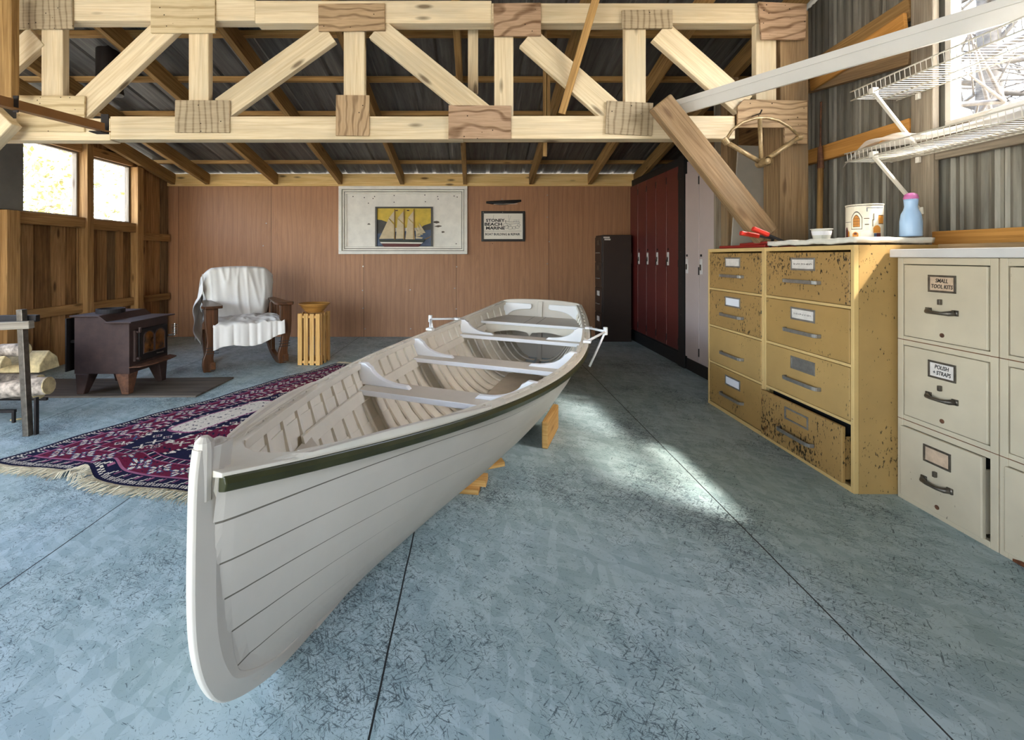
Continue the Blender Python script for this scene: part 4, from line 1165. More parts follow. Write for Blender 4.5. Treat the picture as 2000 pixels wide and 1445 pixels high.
arc = [P(1417, 275, YH), P(1430, 254, YH), P(1450, 239, YH), P(1475, 231, YH), P(1497, 230, YH), P(1520, 235, YH), P(1542, 248, YH), P(1563, 268, YH)]
for nm, pts, r in (('rim', arc, .009), ('tube', [A_+Vector((.01, 0, -.01)), C_], .014), ('tube', [B_, C_], .0145), ('tube', [P(1484, 232, YH), C_], .0125)):
    mb = MB(); mb.tube(pts, r, 10); mb.build(nm, M['frameold'], t, org=t.location, smooth=True)
mb = MB(); c = P(1497, 319, YH)+Vector((0, -.045, 0)); ax = Vector((.12, -.95, 0)).normalized()
mb.tube([C_+Vector((.005, .03, 0)), C_+ax*.04, C_+ax*.06], .027, 18, caps=False); mb.tube([C_+Vector((.005, .03, 0)), C_+ax*.052], .019, 18); mb.build('hub_shell', M['frameold'], t, org=t.location, smooth=True)
mb = MB(); mb.tube([A_+Vector((-.012, 0, .015)), A_+Vector((.012, 0, -.02))], .018, 12); mb.tube([B_+Vector((-.015, 0, -.004)), B_+Vector((.015, 0, 0))], .017, 12); mb.build('lug', M['frameold'], t, org=t.location)
mb = MB(); q = P(1484, 226, YH); mb.tube([(q.x, YT-.02, q.z+.02), (q.x, YH-.004, q.z+.012), (q.x, YH-.02, q.z+.03)], .005, 6); mb.build('hook', M['darksteel'], t, org=t.location)

# ---------------------------------------------------------------- wire shelves
def wire_shelf(label, xf, y0, y1, zd, lip, brz):
    org = (2.15, (y0+y1)/2, zd); t = thing('wire_shelf', label, 'shelf', org, group='white wire shelves on the tin wall')
    mb = MB(); y = y0
    while y <= y1+1e-6:
        mb.tube([(2.243, y, zd), (xf, y, zd), (xf-.004, y, zd+lip)], .0018, 4, caps=False); y += .0254
    mb.build('wire_deck', M['wirewhite'], t, org=org)
    mb = MB()
    for x, z, r in ((2.243, zd, .0035), (2.14, zd-.004, .003), (xf, zd, .0035), (xf-.004, zd+lip, .0035)): mb.tube([(x, y0-.01, z), (x, y1+.01, z)], r, 6)
    mb.build('rail_wire', M['wirewhite'], t, org=org, smooth=True)
    for yb in (2.315, 1.30):
        mb = MB(); a = Vector((2.228, yb, brz)); b = Vector((xf+.005, yb, zd-.004))
        mb.beam(a, b, .018, .012); mb.tube([a+Vector((.012, 0, .006)), a+Vector((.016, 0, -.03))], .012, 8); mb.cbox(b+Vector((.0, 0, .008)), (.03, .024, .03))
        br = mb.build('bracket', M['wirewhite'], t, org=org, bevel=.002)
        mb = MB(); mb.cbox((2.238, yb+.01, zd-.02), (.014, .02, .03)); mb.build('wall_clip', M['wirewhite'], t, org=org, bevel=.002)
wire_shelf('upper white wire shelf on the tin wall across the window', 2.0, 1.2, 2.44, 1.885, .045, 1.60)
wire_shelf('lower white wire shelf on the tin wall with plastic sheet', 2.0, 1.2, 2.475, 1.565, .045, 1.30)
mb = MB()
def film(u, v):
    y = 2.52-u*1.25; x = 2.012+v*.13
    z = 1.576+.06*(v**.6)+.016*math.sin(u*7+v*3)+.010*math.sin(u*15+v*6)+.03*math.exp(-((u-.12)/.09)**2)*v
    z = max(z, 1.571)
    if u < .06: z -= (.06-u)*.6; z = max(z, 1.50) if y > 2.49 else max(z, 1.571)
    return (x, y, z)
mb.grid(film, 50, 12); mb.grid(lambda u, v: (lambda q: (q[0]+.01*u, q[1]-.04, q[2]+.022+.012*math.sin(u*11+v*2)))(film(u, v)), 50, 12)
single(mb, 'plastic_sheet', M['film'], 'crumpled milky plastic sheet lying on the lower wire shelf', 'sheet', smooth=True)
# long white trim from truss to upper shelf
mb = MB(); p0 = Vector((1.266, 2.93, 1.975)); p1 = Vector((2.15, 1.62, 1.985)); d = (p1-p0).normalized(); p1 = p0+d*1.95; sdv = Vector((d.y, -d.x, 0)).normalized()
n_ = Vector((-d.y, d.x, 0)).normalized()
if n_.x > 0: n_ = -n_
for k, (a, b) in enumerate((((0, .042), (.004, .008)), ((.004, .008), (.028, -.042)), ((0, .042), (.05, .046)), ((.028, -.042), (.05, -.04)))):
    def F(u, v, a=a, b=b):
        w = a[0]+(b[0]-a[0])*v; z = a[1]+(b[1]-a[1])*v
        return p0+d*(u*1.95)-n_*w+Vector((0, 0, z+.03))
    mb.grid(F, 1, 1)
single(mb, 'white_trim_length', M['whitetrim'], 'long white trim length resting from truss onto upper wire shelf', 'trim', solid=.004)
# ---------------------------------------------------------------- stove corner
mb = MB(); z = .014
pg = [(-3.99, 3.40), (-3.3, 3.44), (-2.09, 3.455), (-2.085, 3.99), (-3.0, 3.94), (-3.99, 3.93)]
mb.prism(pg, (0, 0, 0), (1, 0, 0), (0, 1, 0), (0, 0, 1), z)
single(mb, 'hearth_board', M['hearth'], 'sooty grey plywood hearth board on the floor under the iron stove', 'board', bevel=.002)
SX0, SX1, SY0, SY1 = -3.02, -2.605, 3.475, 3.91
t = thing('wood_stove', 'brown black cast iron wood stove with two arched door windows', 'stove', (-2.81, 3.69, z))
O = t.location
def sb(name, mbk, m, par=None, **k): return mbk.build(name, M[m], par or t, org=O, **k)
prof = [(SX0, .17), (SX1, .17), (SX1, .555), (SX1-.15, .555), (SX1-.21, .60), (SX0, .60)]
mb = MB(); mb.prism(prof, (0, SY0, 0), (1, 0, 0), (0, 0, 1), (0, 1, 0), SY1-SY0); sb('firebox', mb, 'iron', bevel=.004)
mb = MB(); mb.box((SX1-.165, SY0-.03, .556), (SX1+.035, SY1+.045, .567)); sb('front_plate', mb, 'iron', bevel=.002)
mb = MB(); mb.box((SX0-.02, SY0-.02, .601), (SX1-.215, SY1+.02, .612)); sb('top_plate', mb, 'iron', bevel=.002)
mb = MB(); mb.prism([(SX1-.165, .557), (SX1-.155, .567), (SX1-.213, .612), (SX1-.223, .602)], (0, SY0-.02, 0), (1, 0, 0), (0, 0, 1), (0, 1, 0), SY1-SY0+.05); sb('step_plate', mb, 'iron')
mb = MB(); mb.lathe([(.095, .612), (.095, .645), (.085, .645), (.085, .612)], (SX0+.13, 3.66, 0), 32); sb('flue_collar', mb, 'irondark', smooth=False)
mb = MB(); mb.box((SX0-.055, SY0-.015, .19), (SX0-.045, SY1+.02, .59)); mb.box((SX0-.046, SY0+.02, .4), (SX0, SY0+.05, .42)); sb('heat_shield', mb, 'irondark')
for x, y, dx, dy in ((SX1-.055, SY0+.05, .02, -.02), (SX1-.055, SY1-.05, .02, .02), (SX0+.06, SY0+.05, -.02, -.02), (SX0+.06, SY1-.05, -.02, .02)):
    mb = MB(); a, b = .052, .026
    p = [(x-a, y-a, .172), (x+a, y-a, .172), (x+a, y+a, .172), (x-a, y+a, .172), (x+dx-b, y+dy-b, z), (x+dx+b, y+dy-b, z), (x+dx+b, y+dy+b, z), (x+dx-b, y+dy+b, z)]
    F = [(0, 1, 2, 3), (7, 6, 5, 4), (0, 4, 5, 1), (1, 5, 6, 2), (2, 6, 7, 3), (3, 7, 4, 0)]
    mb.add(p, F, [[(0, 0)]*4]*6); sb('leg', mb, 'ironrust' if (x > -2.8 and y < 3.7) else 'iron', bevel=.006)
mb = MB(); q = [(SX1, SY0-.005), (SX1+.075, SY0+.02), (SX1+.105, SY0+.13), (SX1+.11, SY1-.13), (SX1+.09, SY1-.02), (SX1, SY1+.03)]
mb.prism(q, (0, 0, .215), (1, 0, 0), (0, 1, 0), (0, 0, 1), .008); sb('ash_lip', mb, 'ironrust', bevel=.002)
XD = SX1+.022; dy0, dy1, dz0, dz1 = SY0+.075, SY1-.035, .245, .495
mb = MB(); mb.box((SX1, dy0, dz0), (XD, dy1, dz1)); door = sb('stove_door', mb, 'irondark', bevel=.006)
def archpts(ya, yb, za, zb, n=12):
    pts = [(ya, za), (yb, za)]
    for i in range(n+1):
        a = PI*i/n; pts.append(((ya+yb)/2+(yb-ya)/2*math.cos(a), zb-(yb-ya)*.42+(yb-ya)*.42*math.sin(a)))
    return pts
for ya, yb in ((dy0+.045, (dy0+dy1)/2-.004), ((dy0+dy1)/2+.008, dy1-.035)):
    mb = MB(); mb.prism(archpts(ya, yb, dz0+.055, dz1-.025), (XD-.002, 0, 0), (0, 1, 0), (0, 0, 1), (1, 0, 0), .003); w_ = sb('stove_window', mb, 'amberglass', door)
    mb = MB(); pp = archpts(ya, yb, dz0+.055, dz1-.025); mb.tube([(XD+.001, a, b) for a, b in pp], .0055, 6, closed=True); sb('window_rim', mb, 'iron', w_)
mb = MB(); mb.tube([(XD, dy0-.02, dz1-.015), (XD+.02, dy0-.02, dz1-.015), (XD+.02, dy0-.02, dz1+.02)], .012, 10); mb.tube([(XD, dy0-.02, dz0+.03), (XD+.02, dy0-.02, dz0+.03)], .012, 10); mb.box((SX1, dy0-.035, dz0+.01), (XD-.005, dy0-.012, dz1-.005)); sb('hinge', mb, 'iron', door)
mb = MB()
for i in range(5):
    c = Vector((XD+.055, dy1+.008, dz1-.085+.018*i)); mb.tube([c+Vector((.02*math.cos(k*PI/5), .02*math.sin(k*PI/5), 0)) for k in range(10)], .0035, 6, closed=True)
mb.tube([(XD+.055, dy1+.008, dz1-.10), (XD+.055, dy1+.008, dz1+.0)], .004, 8); mb.tube([(XD, dy1+.008, dz1-.10), (XD+.055, dy1+.008, dz1-.10)], .006, 8); sb('coil_handle', mb, 'chrome', door)
mb = MB(); mb.tube([(XD, dy1-.13, dz0+.03), (XD+.012, dy1-.12, dz0+.03), (XD+.012, dy1-.07, dz0+.028), (XD, dy1-.06, dz0+.028)], .005, 8); sb('draft_lever', mb, 'darksteel', door)

# log rack and logs at the left edge
t = thing('log_rack', 'weathered steel log rack with an upright post at the left edge', 'rack', (-3.2, 2.9, 0)); O = t.location
b = P(55, 852, 2.72); b.z = .0; tp = P(42, 604, 2.72)
mb = MB(); mb.beam(b, tp, .035, .035, up=(0, 1, 0)); sb('upright', mb, 'darksteel', bevel=.003)
mb = MB(); mb.beam(Vector((b.x+.03, b.y+.02, .0)), Vector((b.x+.03, b.y+.02, .22)), .012, .02, up=(0, 1, 0)); sb('brace_bar', mb, 'irondark')
mb = MB(); c = P(62, 634, 2.70); mb.beam(c, Vector((-3.75, 2.62, c.z-.04)), .04, .045); sb('cross_bar', mb, 'oldgrey', bevel=.004)
mb = MB(); mb.beam(Vector((c.x-.02, 2.76, c.z+.03)), Vector((-3.75, 2.72, c.z+.02)), .03, .04); sb('cross_bar', mb, 'irondark', bevel=.003)
mb = MB(); mb.beam((-3.78, 2.9, .075), (-2.92, 2.93, .075), .018, .018); mb.box((-2.94, 2.925, 0), (-2.925, 2.94, .084)); sb('bottom_rail', mb, 'irondark')
mb = MB(); mb.beam((-3.78, 3.18, .075), (-2.95, 3.18, .075), .018, .018); sb('bottom_rail', mb, 'irondark')
mb = MB(); mb.beam((-3.78, 2.62, .0), (-3.78, 2.62, .72), .035, .035, up=(0, 1, 0)); mb.beam((-3.78, 3.2, .0), (-3.78, 3.2, .1), .03, .03, up=(0, 1, 0)); sb('upright', mb, 'darksteel')
def log(p0, p1, r, mk, label, split=False):
    p0 = Vector(p0); p1 = Vector(p1); mb = MB(); n = 10; k = 12; d = (p1-p0)
    pts = [p0+d*i/n+Vector((0, random.uniform(-1, 1)*r*.12, random.uniform(-1, 1)*r*.10)) for i in range(n+1)]
    if split:
        mb2 = MB(); dn = d.normalized(); s_ = dn.cross(Vector((0, 0, 1))).normalized(); u_ = s_.cross(dn)
        mb2.prism([(-r, -r*.6), (r, -r*.7), (r*.9, .0), (0, r*1.1), (-r*.8, r*.4)], p0, s_, u_, dn, d.length)
        o = single(mb2, 'split_log', M[mk], label, 'log', 'firewood on the rack', bevel=.006)
    else:
        mb.tube(pts, [r*random.uniform(.9, 1.08) for _ in pts], k, caps=False)
        o = single(mb, 'log', M[mk], label, 'log', 'firewood on the rack', smooth=True)
        for q, dd in ((pts[0], -d.normalized()), (pts[-1], d.normalized())):
            e = MB(); e.tube([q-dd*.004, q+dd*.003], r*.97, k); e.build('cut_end', M['cut'], o, org=o.location)
    return o
log((-3.72, 2.86, .145), P(90, 745, 2.98)+Vector((.02, 0, -.02)), .058, 'bark', 'birch log at the bottom front of the rack pile')
log((-3.7, 3.16, .145), (-2.96, 3.14, .145), .055, 'barkdark', 'grey log at the bottom back of the rack pile')
log((-3.6, 3.02, .252), (-2.83, 3.0, .252), .042, 'barkdark', 'thin grey log second from the bottom of the pile')
log((-3.5, 3.12, .335), (-2.86, 3.10, .345), .075, 'cut', 'yellow split log in the middle of the pile', True)
log((-3.5, 2.90, .335), (-2.97, 2.92, .385), .042, 'cut', 'small split log leaning on the front of the pile', True)
log((-3.65, 3.0, .40), (-2.90, 2.98, .46), .04, 'bark', 'pale log on top of the rack pile')
log((-3.6, 2.88, .25), (-3.08, 2.89, .262), .04, 'bark', 'short log behind the upright of the rack')

# ---------------------------------------------------------------- rocking chair (local: x right, -y front)
t = thing('rocking_chair', 'dark oak rocking chair with broad arms and carved legs', 'chair', (-2.25, 4.50, 0), rotz=.60)
chair = t; HW = .30
def rocker_z(y): return .012+.12*((y+.05)/.52)**2 if y > -.05 else .012+.10*((y+.05)/.42)**2
for sd in (-1, 1):
    x = sd*HW
    mb = MB(); n = 20; up = []; lo = []
    for i in range(n+1):
        y = -.42+1.08*i/n; z = rocker_z(y); lo.append((y, max(z-.012, .0))); up.append((y, z+.05))
    mb.prism(lo+up[::-1], (x-.02, 0, 0), (0, 1, 0), (0, 0, 1), (1, 0, 0), .04); mb.build('rocker', M['chairwood'], t, bevel=.004)
    # front leg: carved cabriole shape, wide at the arm
    pf = [(-.385, .04), (-.30, .04), (-.275, .09), (-.285, .16), (-.27, .24), (-.245, .33), (-.235, .45), (-.235, .60), (-.375, .60), (-.375, .47), (-.36, .38), (-.35, .30), (-.365, .22), (-.395, .15), (-.40, .10)]
    wide = [(a[0], a[1]) for a in pf]
    mb = MB(); mb.prism([(sd*(HW+.01)+(a+.31)*.62*sd*0+((a+.31)*.75), b) for a, b in wide], (0, -.34, 0), (1, 0, 0), (0, 0, 1), (0, 1, 0), .05)
    lg = mb.build('front_leg', M['chairwood'], t, bevel=.008)
    for zz in (.20, .225, .25):
        g = MB(); g.box((x-.05, -.343, zz), (x+.05, -.338, zz+.006)); g.build('carved_line', M['black'], lg)
    mb = MB(); mb.beam((x, .20, .07), (x, .22, .58), .035, .035, up=(0, 1, 0)); mb.build('rear_leg', M['chairwood'], t, bevel=.004)
    pa = [(-.075, -.40), (.06, -.42), (.085, -.33), (.06, -.2), (.045, .1), (.04, .30), (-.04, .30), (-.05, .1), (-.07, -.15), (-.085, -.3)]
    mb = MB(); mb.prism([(x+a*sd, b) for a, b in pa], (0, 0, .60), (1, 0, 0), (0, 1, 0), (0, 0, 1), .024); mb.build('arm', M['chairwood'], t, bevel=.006)
    mb = MB(); mb.box((x-.013, -.30, .33), (x+.013, .22, .39)); mb.build('seat_rail', M['chairwood'], t, bevel=.003)
    for k in range(3):
        y = -.16+.14*k; mb = MB(); mb.box((x-.008, y-.03, .385), (x+.008, y+.03, .602)); mb.build('side_slat', M['chairwood'], t, bevel=.002)
mb = MB(); mb.box((-HW+.01, -.33, .33), (HW-.01, -.30, .395)); mb.build('front_rail', M['chairwood'], t, bevel=.004)
mb = MB(); mb.box((-HW+.01, .19, .33), (HW-.01, .22, .39)); mb.build('back_rail', M['chairwood'], t, bevel=.004)
mb = MB()
def backp(x, h, dy=0): return Vector((x, .17+.20*h+dy, .40+.54*h-.05*(abs(x)/HW)**2*h))
mb.prism([(-.27, .40), (.27, .40), (.31, .80), (.27, .90), (.1, .945), (-.1, .945), (-.27, .90), (-.31, .80)], (0, .17, 0), (1, 0, 0), (0, .35, .94), (0, .94, -.35), .05)
for v in mb.v: v.z -= .0
o = mb.build('backrest', M['chairwood'], t, bevel=.012); o.location = (0, -.05, .02)
mb = MB(); mb.box((-.285, -.345, .385), (.285, .17, .455)); mb.build('seat_cushion', M['cloth'], t, bevel=.03, seg=4)
# sheet draped over the chair
dr = thing('draped_sheet', 'white cotton sheet draped over back and seat of the rocking chair', 'sheet', (-2.25, 4.50, 0), rotz=.60)
from mathutils import noise as MN
def fold(x, v):
    n1 = MN.noise(Vector((x*11, v*1.6, 3.1))); n2 = MN.noise(Vector((x*24+v*2, v*2.5, 8.4))); n3 = MN.noise(Vector((x*5-v*4, v*4, 1.2)))
    return .022*(1-abs(n1)*2)**3*.6+.009*n2+.012*n3-.006
def back_sheet(u, v):
    # u across, v from seat crease up over the back and down behind
    k = (u-.5)*2
    half = .265+.075*min(1, max(0, (v-.05)/.4))
    x = k*half
    if v < .55:
        h = v/.55; y = .13+.24*h; z = .45+.505*h
        y -= .012+fold(x, v)*(.5+h)
        sag = max(0, (abs(k)-.72)/.28)
        y += .06*sag**2
        z -= .075*sag**1.5*h
        if h < .5: x *= 1-.10*(.5-h)*2*abs(k)
        z -= .03*k*k*h
        return (x, y, z)
    h = (v-.55)/.45
    y = .40+.05*math.sin(min(h*4, 1)*PI/2)+.01*fold(x, v)*10*h; z = .955-.03*k*k-.075*max(0, (abs(k)-.72)/.28)**1.5-h*h*.30-.02*h
    if k < 0: z -= .33*h*abs(k)**2; x -= .05*h*abs(k)
    y += .02*math.sin(x*30)*h
    return (x, y, z)
mb = MB(); mb.grid(back_sheet, 60, 60)
mb.build('back_drape', M['cloth'], dr, smooth=True, solid=.004)
def seat_sheet(u, v):
    k = (u-.5)*2; half = .295; x = k*half
    if v < .6:
        h = v/.6; y = .13-.50*h; z = .462+.012*math.sin(h*PI)+fold(x*.8, h*2)*1.2
        z += .012*math.exp(-((k-.1)/.3)**2)*math.sin(h*5)
    else:
        h = (v-.6)/.4; y = -.375-.018*math.sin(h*PI/2)+fold(x, 1)*.9*(1+h*1.6); z = .462-.004+fold(x*.8, 2)*1.2*(1-h)-h*(.19+.025*math.sin(x*13+1)-.04*k)
    ed = max(0, (abs(k)-.86)/.14)
    if v < .6: z -= .03*ed*h
    return (x, y, z)
mb = MB(); mb.grid(seat_sheet, 64, 56)
mb.build('seat_drape', M['cloth'], dr, smooth=True, solid=.004)
def flap(u, v):      # free hanging corner at the far left side
    return (-.33-.07*math.sin(v*PI)*u-.03*u*v+.012*math.sin(v*14), .34-.10*u-.04*v*u+.12*(1-u)*v, .88-.16*u-v*(.43+.10*u)+.02*math.sin(u*9))
mb = MB(); mb.grid(flap, 20, 24); mb.build('hanging_corner', M['cloth'], dr, smooth=True, solid=.004)

# slatted crate on end with a bowl
t = thing('slatted_crate', 'light pine slatted crate standing on end beside the rocking chair', 'crate', (-1.60, 4.60, 0), rotz=-.08)
w = .112; H_ = .50
for i in range(4):
    x = -w+.022+i*(2*w-.044)/3
    mb = MB(); mb.box((x-.021, -.13, 0), (x+.021, -.12, H_)); mb.build('slat', M['light'], t, bevel=.002)
    mb = MB(); mb.box((x-.021, .12, 0), (x+.021, .13, H_)); mb.build('slat', M['light'], t, bevel=.002)
for sd in (-1, 1):
    for i in range(3):
        y = -.085+i*.085; mb = MB(); mb.box((sd*w-.005, y-.021, 0), (sd*w+.005, y+.021, H_)); mb.build('slat', M['light'], t, bevel=.002)
for z in (.03, H_-.03):
    mb = MB(); mb.box((-w+.005, -.12, z-.015), (w-.005, -.10, z+.012)); mb.box((-w+.005, .10, z-.015), (w-.005, .12, z+.012)); mb.box((-w+.005, -.10, z-.008), (w-.005, .10, z+.008)); mb.build('end_panel', M['light'], t, bevel=.002)
t = thing('wicker_bowl', 'round woven wicker bowl on top of the slatted crate', 'bowl', (-1.60, 4.60, H_))
mb = MB(); pr = [(0, .0), (.065, 0), (.075, .004)]
for i in range(12): h = i/11; pr.append((.075+.07*h**.8, .004+.082*h))
pr += [(.140, .086), (.07, .01), (0, .008)]
mb.lathe(pr, n=40); mb.build('bowl', M['wicker'], t, smooth=True)
mb = MB(); mb.tube([(.146*math.cos(k*PI/20), .146*math.sin(k*PI/20), .087) for k in range(40)], .006, 6, closed=True); mb.build('rim', M['wicker'], t, smooth=True)

# ---------------------------------------------------------------- rug
A_, B_, D_, C_ = Vector((-2.50, 2.375)), Vector((-1.22, 2.02)), Vector((-1.37, 4.53)), Vector((-.33, 4.30))
NU, NV = 190, 360
pal = {k: lin(c)[:3] for k, c in dict(navy='#1d1c36', red='#6a1c36', maroon='#561a33', cream='#d8cdbb', pink='#a0607a', blue='#44587a', teal='#3e5a5e').items()}
def hsh(a, b, c=0): return (math.sin(a*127.1+b*311.7+c*74.7)*43758.5453) % 1
def diamond(x, y, w, h): return abs(x)/w+abs(y)/h
def motif(px, py, s, seed):              # little woven rosette in a cell of size s
    cx_, cy_ = math.floor(px/s), math.floor(py/s); x = (px/s-cx_-.5); y = (py/s-cy_-.5)
    r = hsh(cx_, cy_, seed); d = abs(x)+abs(y)
    if r < .35:
        if d < .12: return 'pink'
        if d < .26: return 'navy'
        if d < .36: return 'cream'
    elif r < .6:
        if max(abs(x), abs(y)) < .3 and (abs(x) < .09 or abs(y) < .09): return 'cream'
        if max(abs(x), abs(y)) < .17: return 'navy'
    elif r < .85:
        if abs(abs(x)-abs(y)) < .09 and d < .7: return 'cream' if hsh(cx_, cy_, 5) > .4 else 'blue'
        if d < .15: return 'navy'
    else:
        if abs(y-.1*math.sin(x*12)) < .08 and abs(x) < .42: return 'navy'
    return None
WR, LR = 1.30, 2.45
def rugcol(u, v):
    x = u*WR; y = v*LR; ex = min(x, WR-x); ey = min(y, LR-y); e = min(ex, ey)
    along = y if ex < ey else x
    if e < .022: return 'navy'
    if e < .05: return 'cream' if (along*62+(e > .036)*.5) % 1 < .45 else 'navy'
    if e < .105:
        t = (along/.07) % 1; q = (e-.05)/.055
        if abs(t-.5) < .08 and .2 < q < .8: return 'pink'
        if abs((t-.15)-q*.25) < .06 and q < .7: return 'cream'
        return 'navy'
    if e < .116: return 'pink'
    if e < .235:
        q = (e-.116)/.119-.5; t = (along/.135) % 1-.5; d = abs(t)*1.1+abs(q)
        if d < .10: return 'pink'
        if d < .20: return 'navy'
        an = math.atan2(q, t)
        if d < .48 and math.cos(an*8) > .1: return 'cream'
        if d < .55: return 'blue' if math.cos(an*8) > -.5 else 'red'
        m = motif(x, y, .03, 2)
        return m if m == 'navy' else 'red'
    if e < .246: return 'pink'
    if e < .285:
        t = (along/.055) % 1
        return 'cream' if abs(t-.5) < .1 else ('red' if abs(t-.1) < .1 else 'navy')
    if e < .292: return 'pink'
    # field with a long stepped medallion
    mx, my = (u-.37)*WR, (v-.37)*LR
    st = .03
    sx, sy = math.floor(abs(mx)/st)*st, math.floor(abs(my)/st)*st
    d = min(sx/.24+sy/.72, abs(mx-.42)/.3+abs(sy-.9)/.8+.0*sx)
    if abs(mx) < .12 and abs(my) < .34 and (abs(mx)/.12)**4+(abs(my)/.34)**6 < 1:
        if (abs(mx)/.107)**4+(abs(my)/.322)**6 > 1: return 'pink'
        m = motif(mx+.3, my+.3, .055, 7)
        if m in ('navy', 'cream') and hsh(math.floor(mx/.02), math.floor(my/.02), 2) > .35: return 'navy' if m == 'navy' or hsh(math.floor(mx/.03), math.floor(my/.03)) > .6 else 'cream'
        return 'cream'
    if d < .93:
        m = motif(mx, my, .075, 3)
        return m if m in ('cream', 'pink') else 'navy'
    if d < 1.0: return 'cream' if (math.floor(abs(my)/.015)) % 2 else 'navy'
    m = motif(mx, my, .085, 11)
    if m: return m
    m = motif(mx+.02, my+.04, .045, 4)
    if m and hsh(math.floor(mx/.045), math.floor(my/.045), 9) > .55: return m
    return 'red' if d < 1.75 else 'maroon'
def rugp(u, v):
    p = (A_*(1-u)+B_*u)*(1-v)+(D_*(1-u)+C_*u)*v
    n = Vector((-(B_-A_).y, (B_-A_).x)).normalized()
    wob = .018*math.sin(v*14+1)+.01*math.sin(v*31)
    z = .006+.004*(1+math.sin(v*20+u*3))*.5*(.3+u*0)
    ruck = math.exp(-((u-.47-(v)*.3)/.05)**2)*math.exp(-(v/.12)**2)
    z += .035*ruck
    wv = -.02*math.sin(u*11+.6)*math.exp(-v*6)+.03*ruck
    q = p+Vector((wob*(1-u), wv))
    return (q.x, q.y, z)
t = thing('rug', 'patterned red and navy oriental rug with cream fringe lying beside the boat', 'rug', (-1.7, 3.2, 0))
mb = MB(); mb.grid(rugp, NU, NV); o = mb.build('woven_field', M['rug'], t, org=t.location, smooth=True)
ca = o.data.color_attributes.new('Col', 'FLOAT_COLOR', 'CORNER'); i = 0
for b_ in range(NV):
    for a_ in range(NU):
        c = pal[rugcol((a_+.5)/NU, (b_+.5)/NV)]; k = .85+.3*hsh(a_, b_, 1)
        c = (c[0]*k, c[1]*k, c[2]*k, 1)
        for _ in range(4): ca.data[i].color = c; i += 1
mb = MB()
for end in (0, 1):
    for i in range(300):
        u = (i+random.random())/300; p = Vector(rugp(u, end)); dv = (Vector(rugp(u, abs(end-.02)))-p); dv.z = 0; dv = -dv.normalized()
        if end: dv = dv
        L = random.uniform(.05, .09); sd_ = Vector((dv.y, -dv.x, 0)); a = random.uniform(-.6, .6)
        pts = [p+Vector((0, 0, .002)), p+dv*L*.4+sd_*L*.15*a+Vector((0, 0, random.uniform(.0, .012))), p+dv*L*.8+sd_*L*.5*a, p+dv*L+sd_*L*.8*a]
        for q in pts[1:]: q.z = max(.003, min(q.z, .03)-.0)
        pts[3].z = .003
        mb.tube(pts, [.002, .002, .0018, .0012], 4, caps=False)
f = mb.build('fringe', M['fringe'], t, org=t.location); f['kind'] = 'stuff'; f['label'] = 'cream knotted fringe'
mb = MB(); mb.tube([(-2.53, 3.02, .006), (-2.36, 3.05, .006)], .006, 6)
mb = MB(); p0 = P(20, 822, 2.96); p0.z = .007; p1 = P(48, 819, 2.99); p1.z = .007; mb.tube([p0, p1], .006, 6)
single(mb, 'wood_splinter', M['cut'], 'pale wood splinter on the floor behind the rack upright', 'splinter')

# ---------------------------------------------------------------- on the back wall
YB = YW-.001
t = thing('framed_relief', 'carved schooner relief set in a large chipped white wooden frame', 'picture', (-.934, YB, 1.53)); O = t.location
fx0, fx1, fz0, fz1 = -1.774, -.094, 1.085, 1.973
for a, b, dp in ((0, .043, .05), (.049, .070, .036), (.076, .10, .024)):
    for nm, lo, hi in (('t', (fx0+a, fz1-b), (fx1-a, fz1-a)), ('b', (fx0+a, fz0+a), (fx1-a, fz0+b)), ('l', (fx0+a, fz0+b), (fx0+b, fz1-b)), ('r', (fx1-b, fz0+b), (fx1-a, fz1-b))):
        mb = MB(); mb.box((lo[0], YB-dp, lo[1]), (hi[0], YB, hi[1])); mb.build('frame_moulding', M['whiteframe'], t, org=O, bevel=.004)
mb = MB(); mb.box((fx0+.01, YB-.008, fz0+.01), (fx1-.01, YB-.001, fz1-.01)); mb.build('frame_backing', M['hearth'], t, org=O)
mb = MB(); mb.box((fx0+.1, YB-.010, fz0+.1), (fx1-.1, YB, fz1-.1)); bk = mb.build('backboard', M['whiteframe'], t, org=O)
for px, py in ((690, 384), (712, 386), (732, 384), (770, 382), (830, 381), (855, 384), (887, 383), (720, 397), (770, 395), (831, 394), (856, 389), (893, 385), (729, 388), (891, 476), (721, 437)):
    p = P(px, py, YW); mb = MB(); mb.tube([(p.x, YB-.012, p.z), (p.x, YB-.009, p.z)], .007, 8); mb.build('nail_hole', M['ink'], bk, org=O)
for px, py, w, h in ((721, 438, .05, .016), (853, 434, .09, .035), (856, 442, .10, .03), (865, 453, .05, .03)):
    p = P(px, py, YW); mb = MB(); mb.prism([(w/2*math.cos(a*.5236)*random.uniform(.6, 1.1), h/2*math.sin(a*.5236)*random.uniform(.6, 1.1)) for a in range(12)], (p.x, YB-.0105, p.z), (1, 0, 0), (0, 0, 1), (0, -1, 0), .001); mb.build('paint_chip', M['hearth'], bk, org=O)
px0, px1, pz0, pz1 = -1.297, -.548, 1.185, 1.703
mb = MB()
mb.box((px0, YB-.04, pz0), (px0+.022, YB-.01, pz1)); mb.box((px1-.022, YB-.04, pz0), (px1, YB-.01, pz1)); mb.box((px0+.022, YB-.04, pz1-.018), (px1-.022, YB-.01, pz1)); mb.box((px0+.022, YB-.025, pz0), (px1-.022, YB-.01, pz0+.008))
rl = mb.build('relief_frame', M['blackframe'], t, org=O)
def rp(zx, zy): return (P(660+zx*.19, 350+zy*.19, YW).x, P(660+zx*.19, 350+zy*.19, YW).z)      # coordinates read off the picture
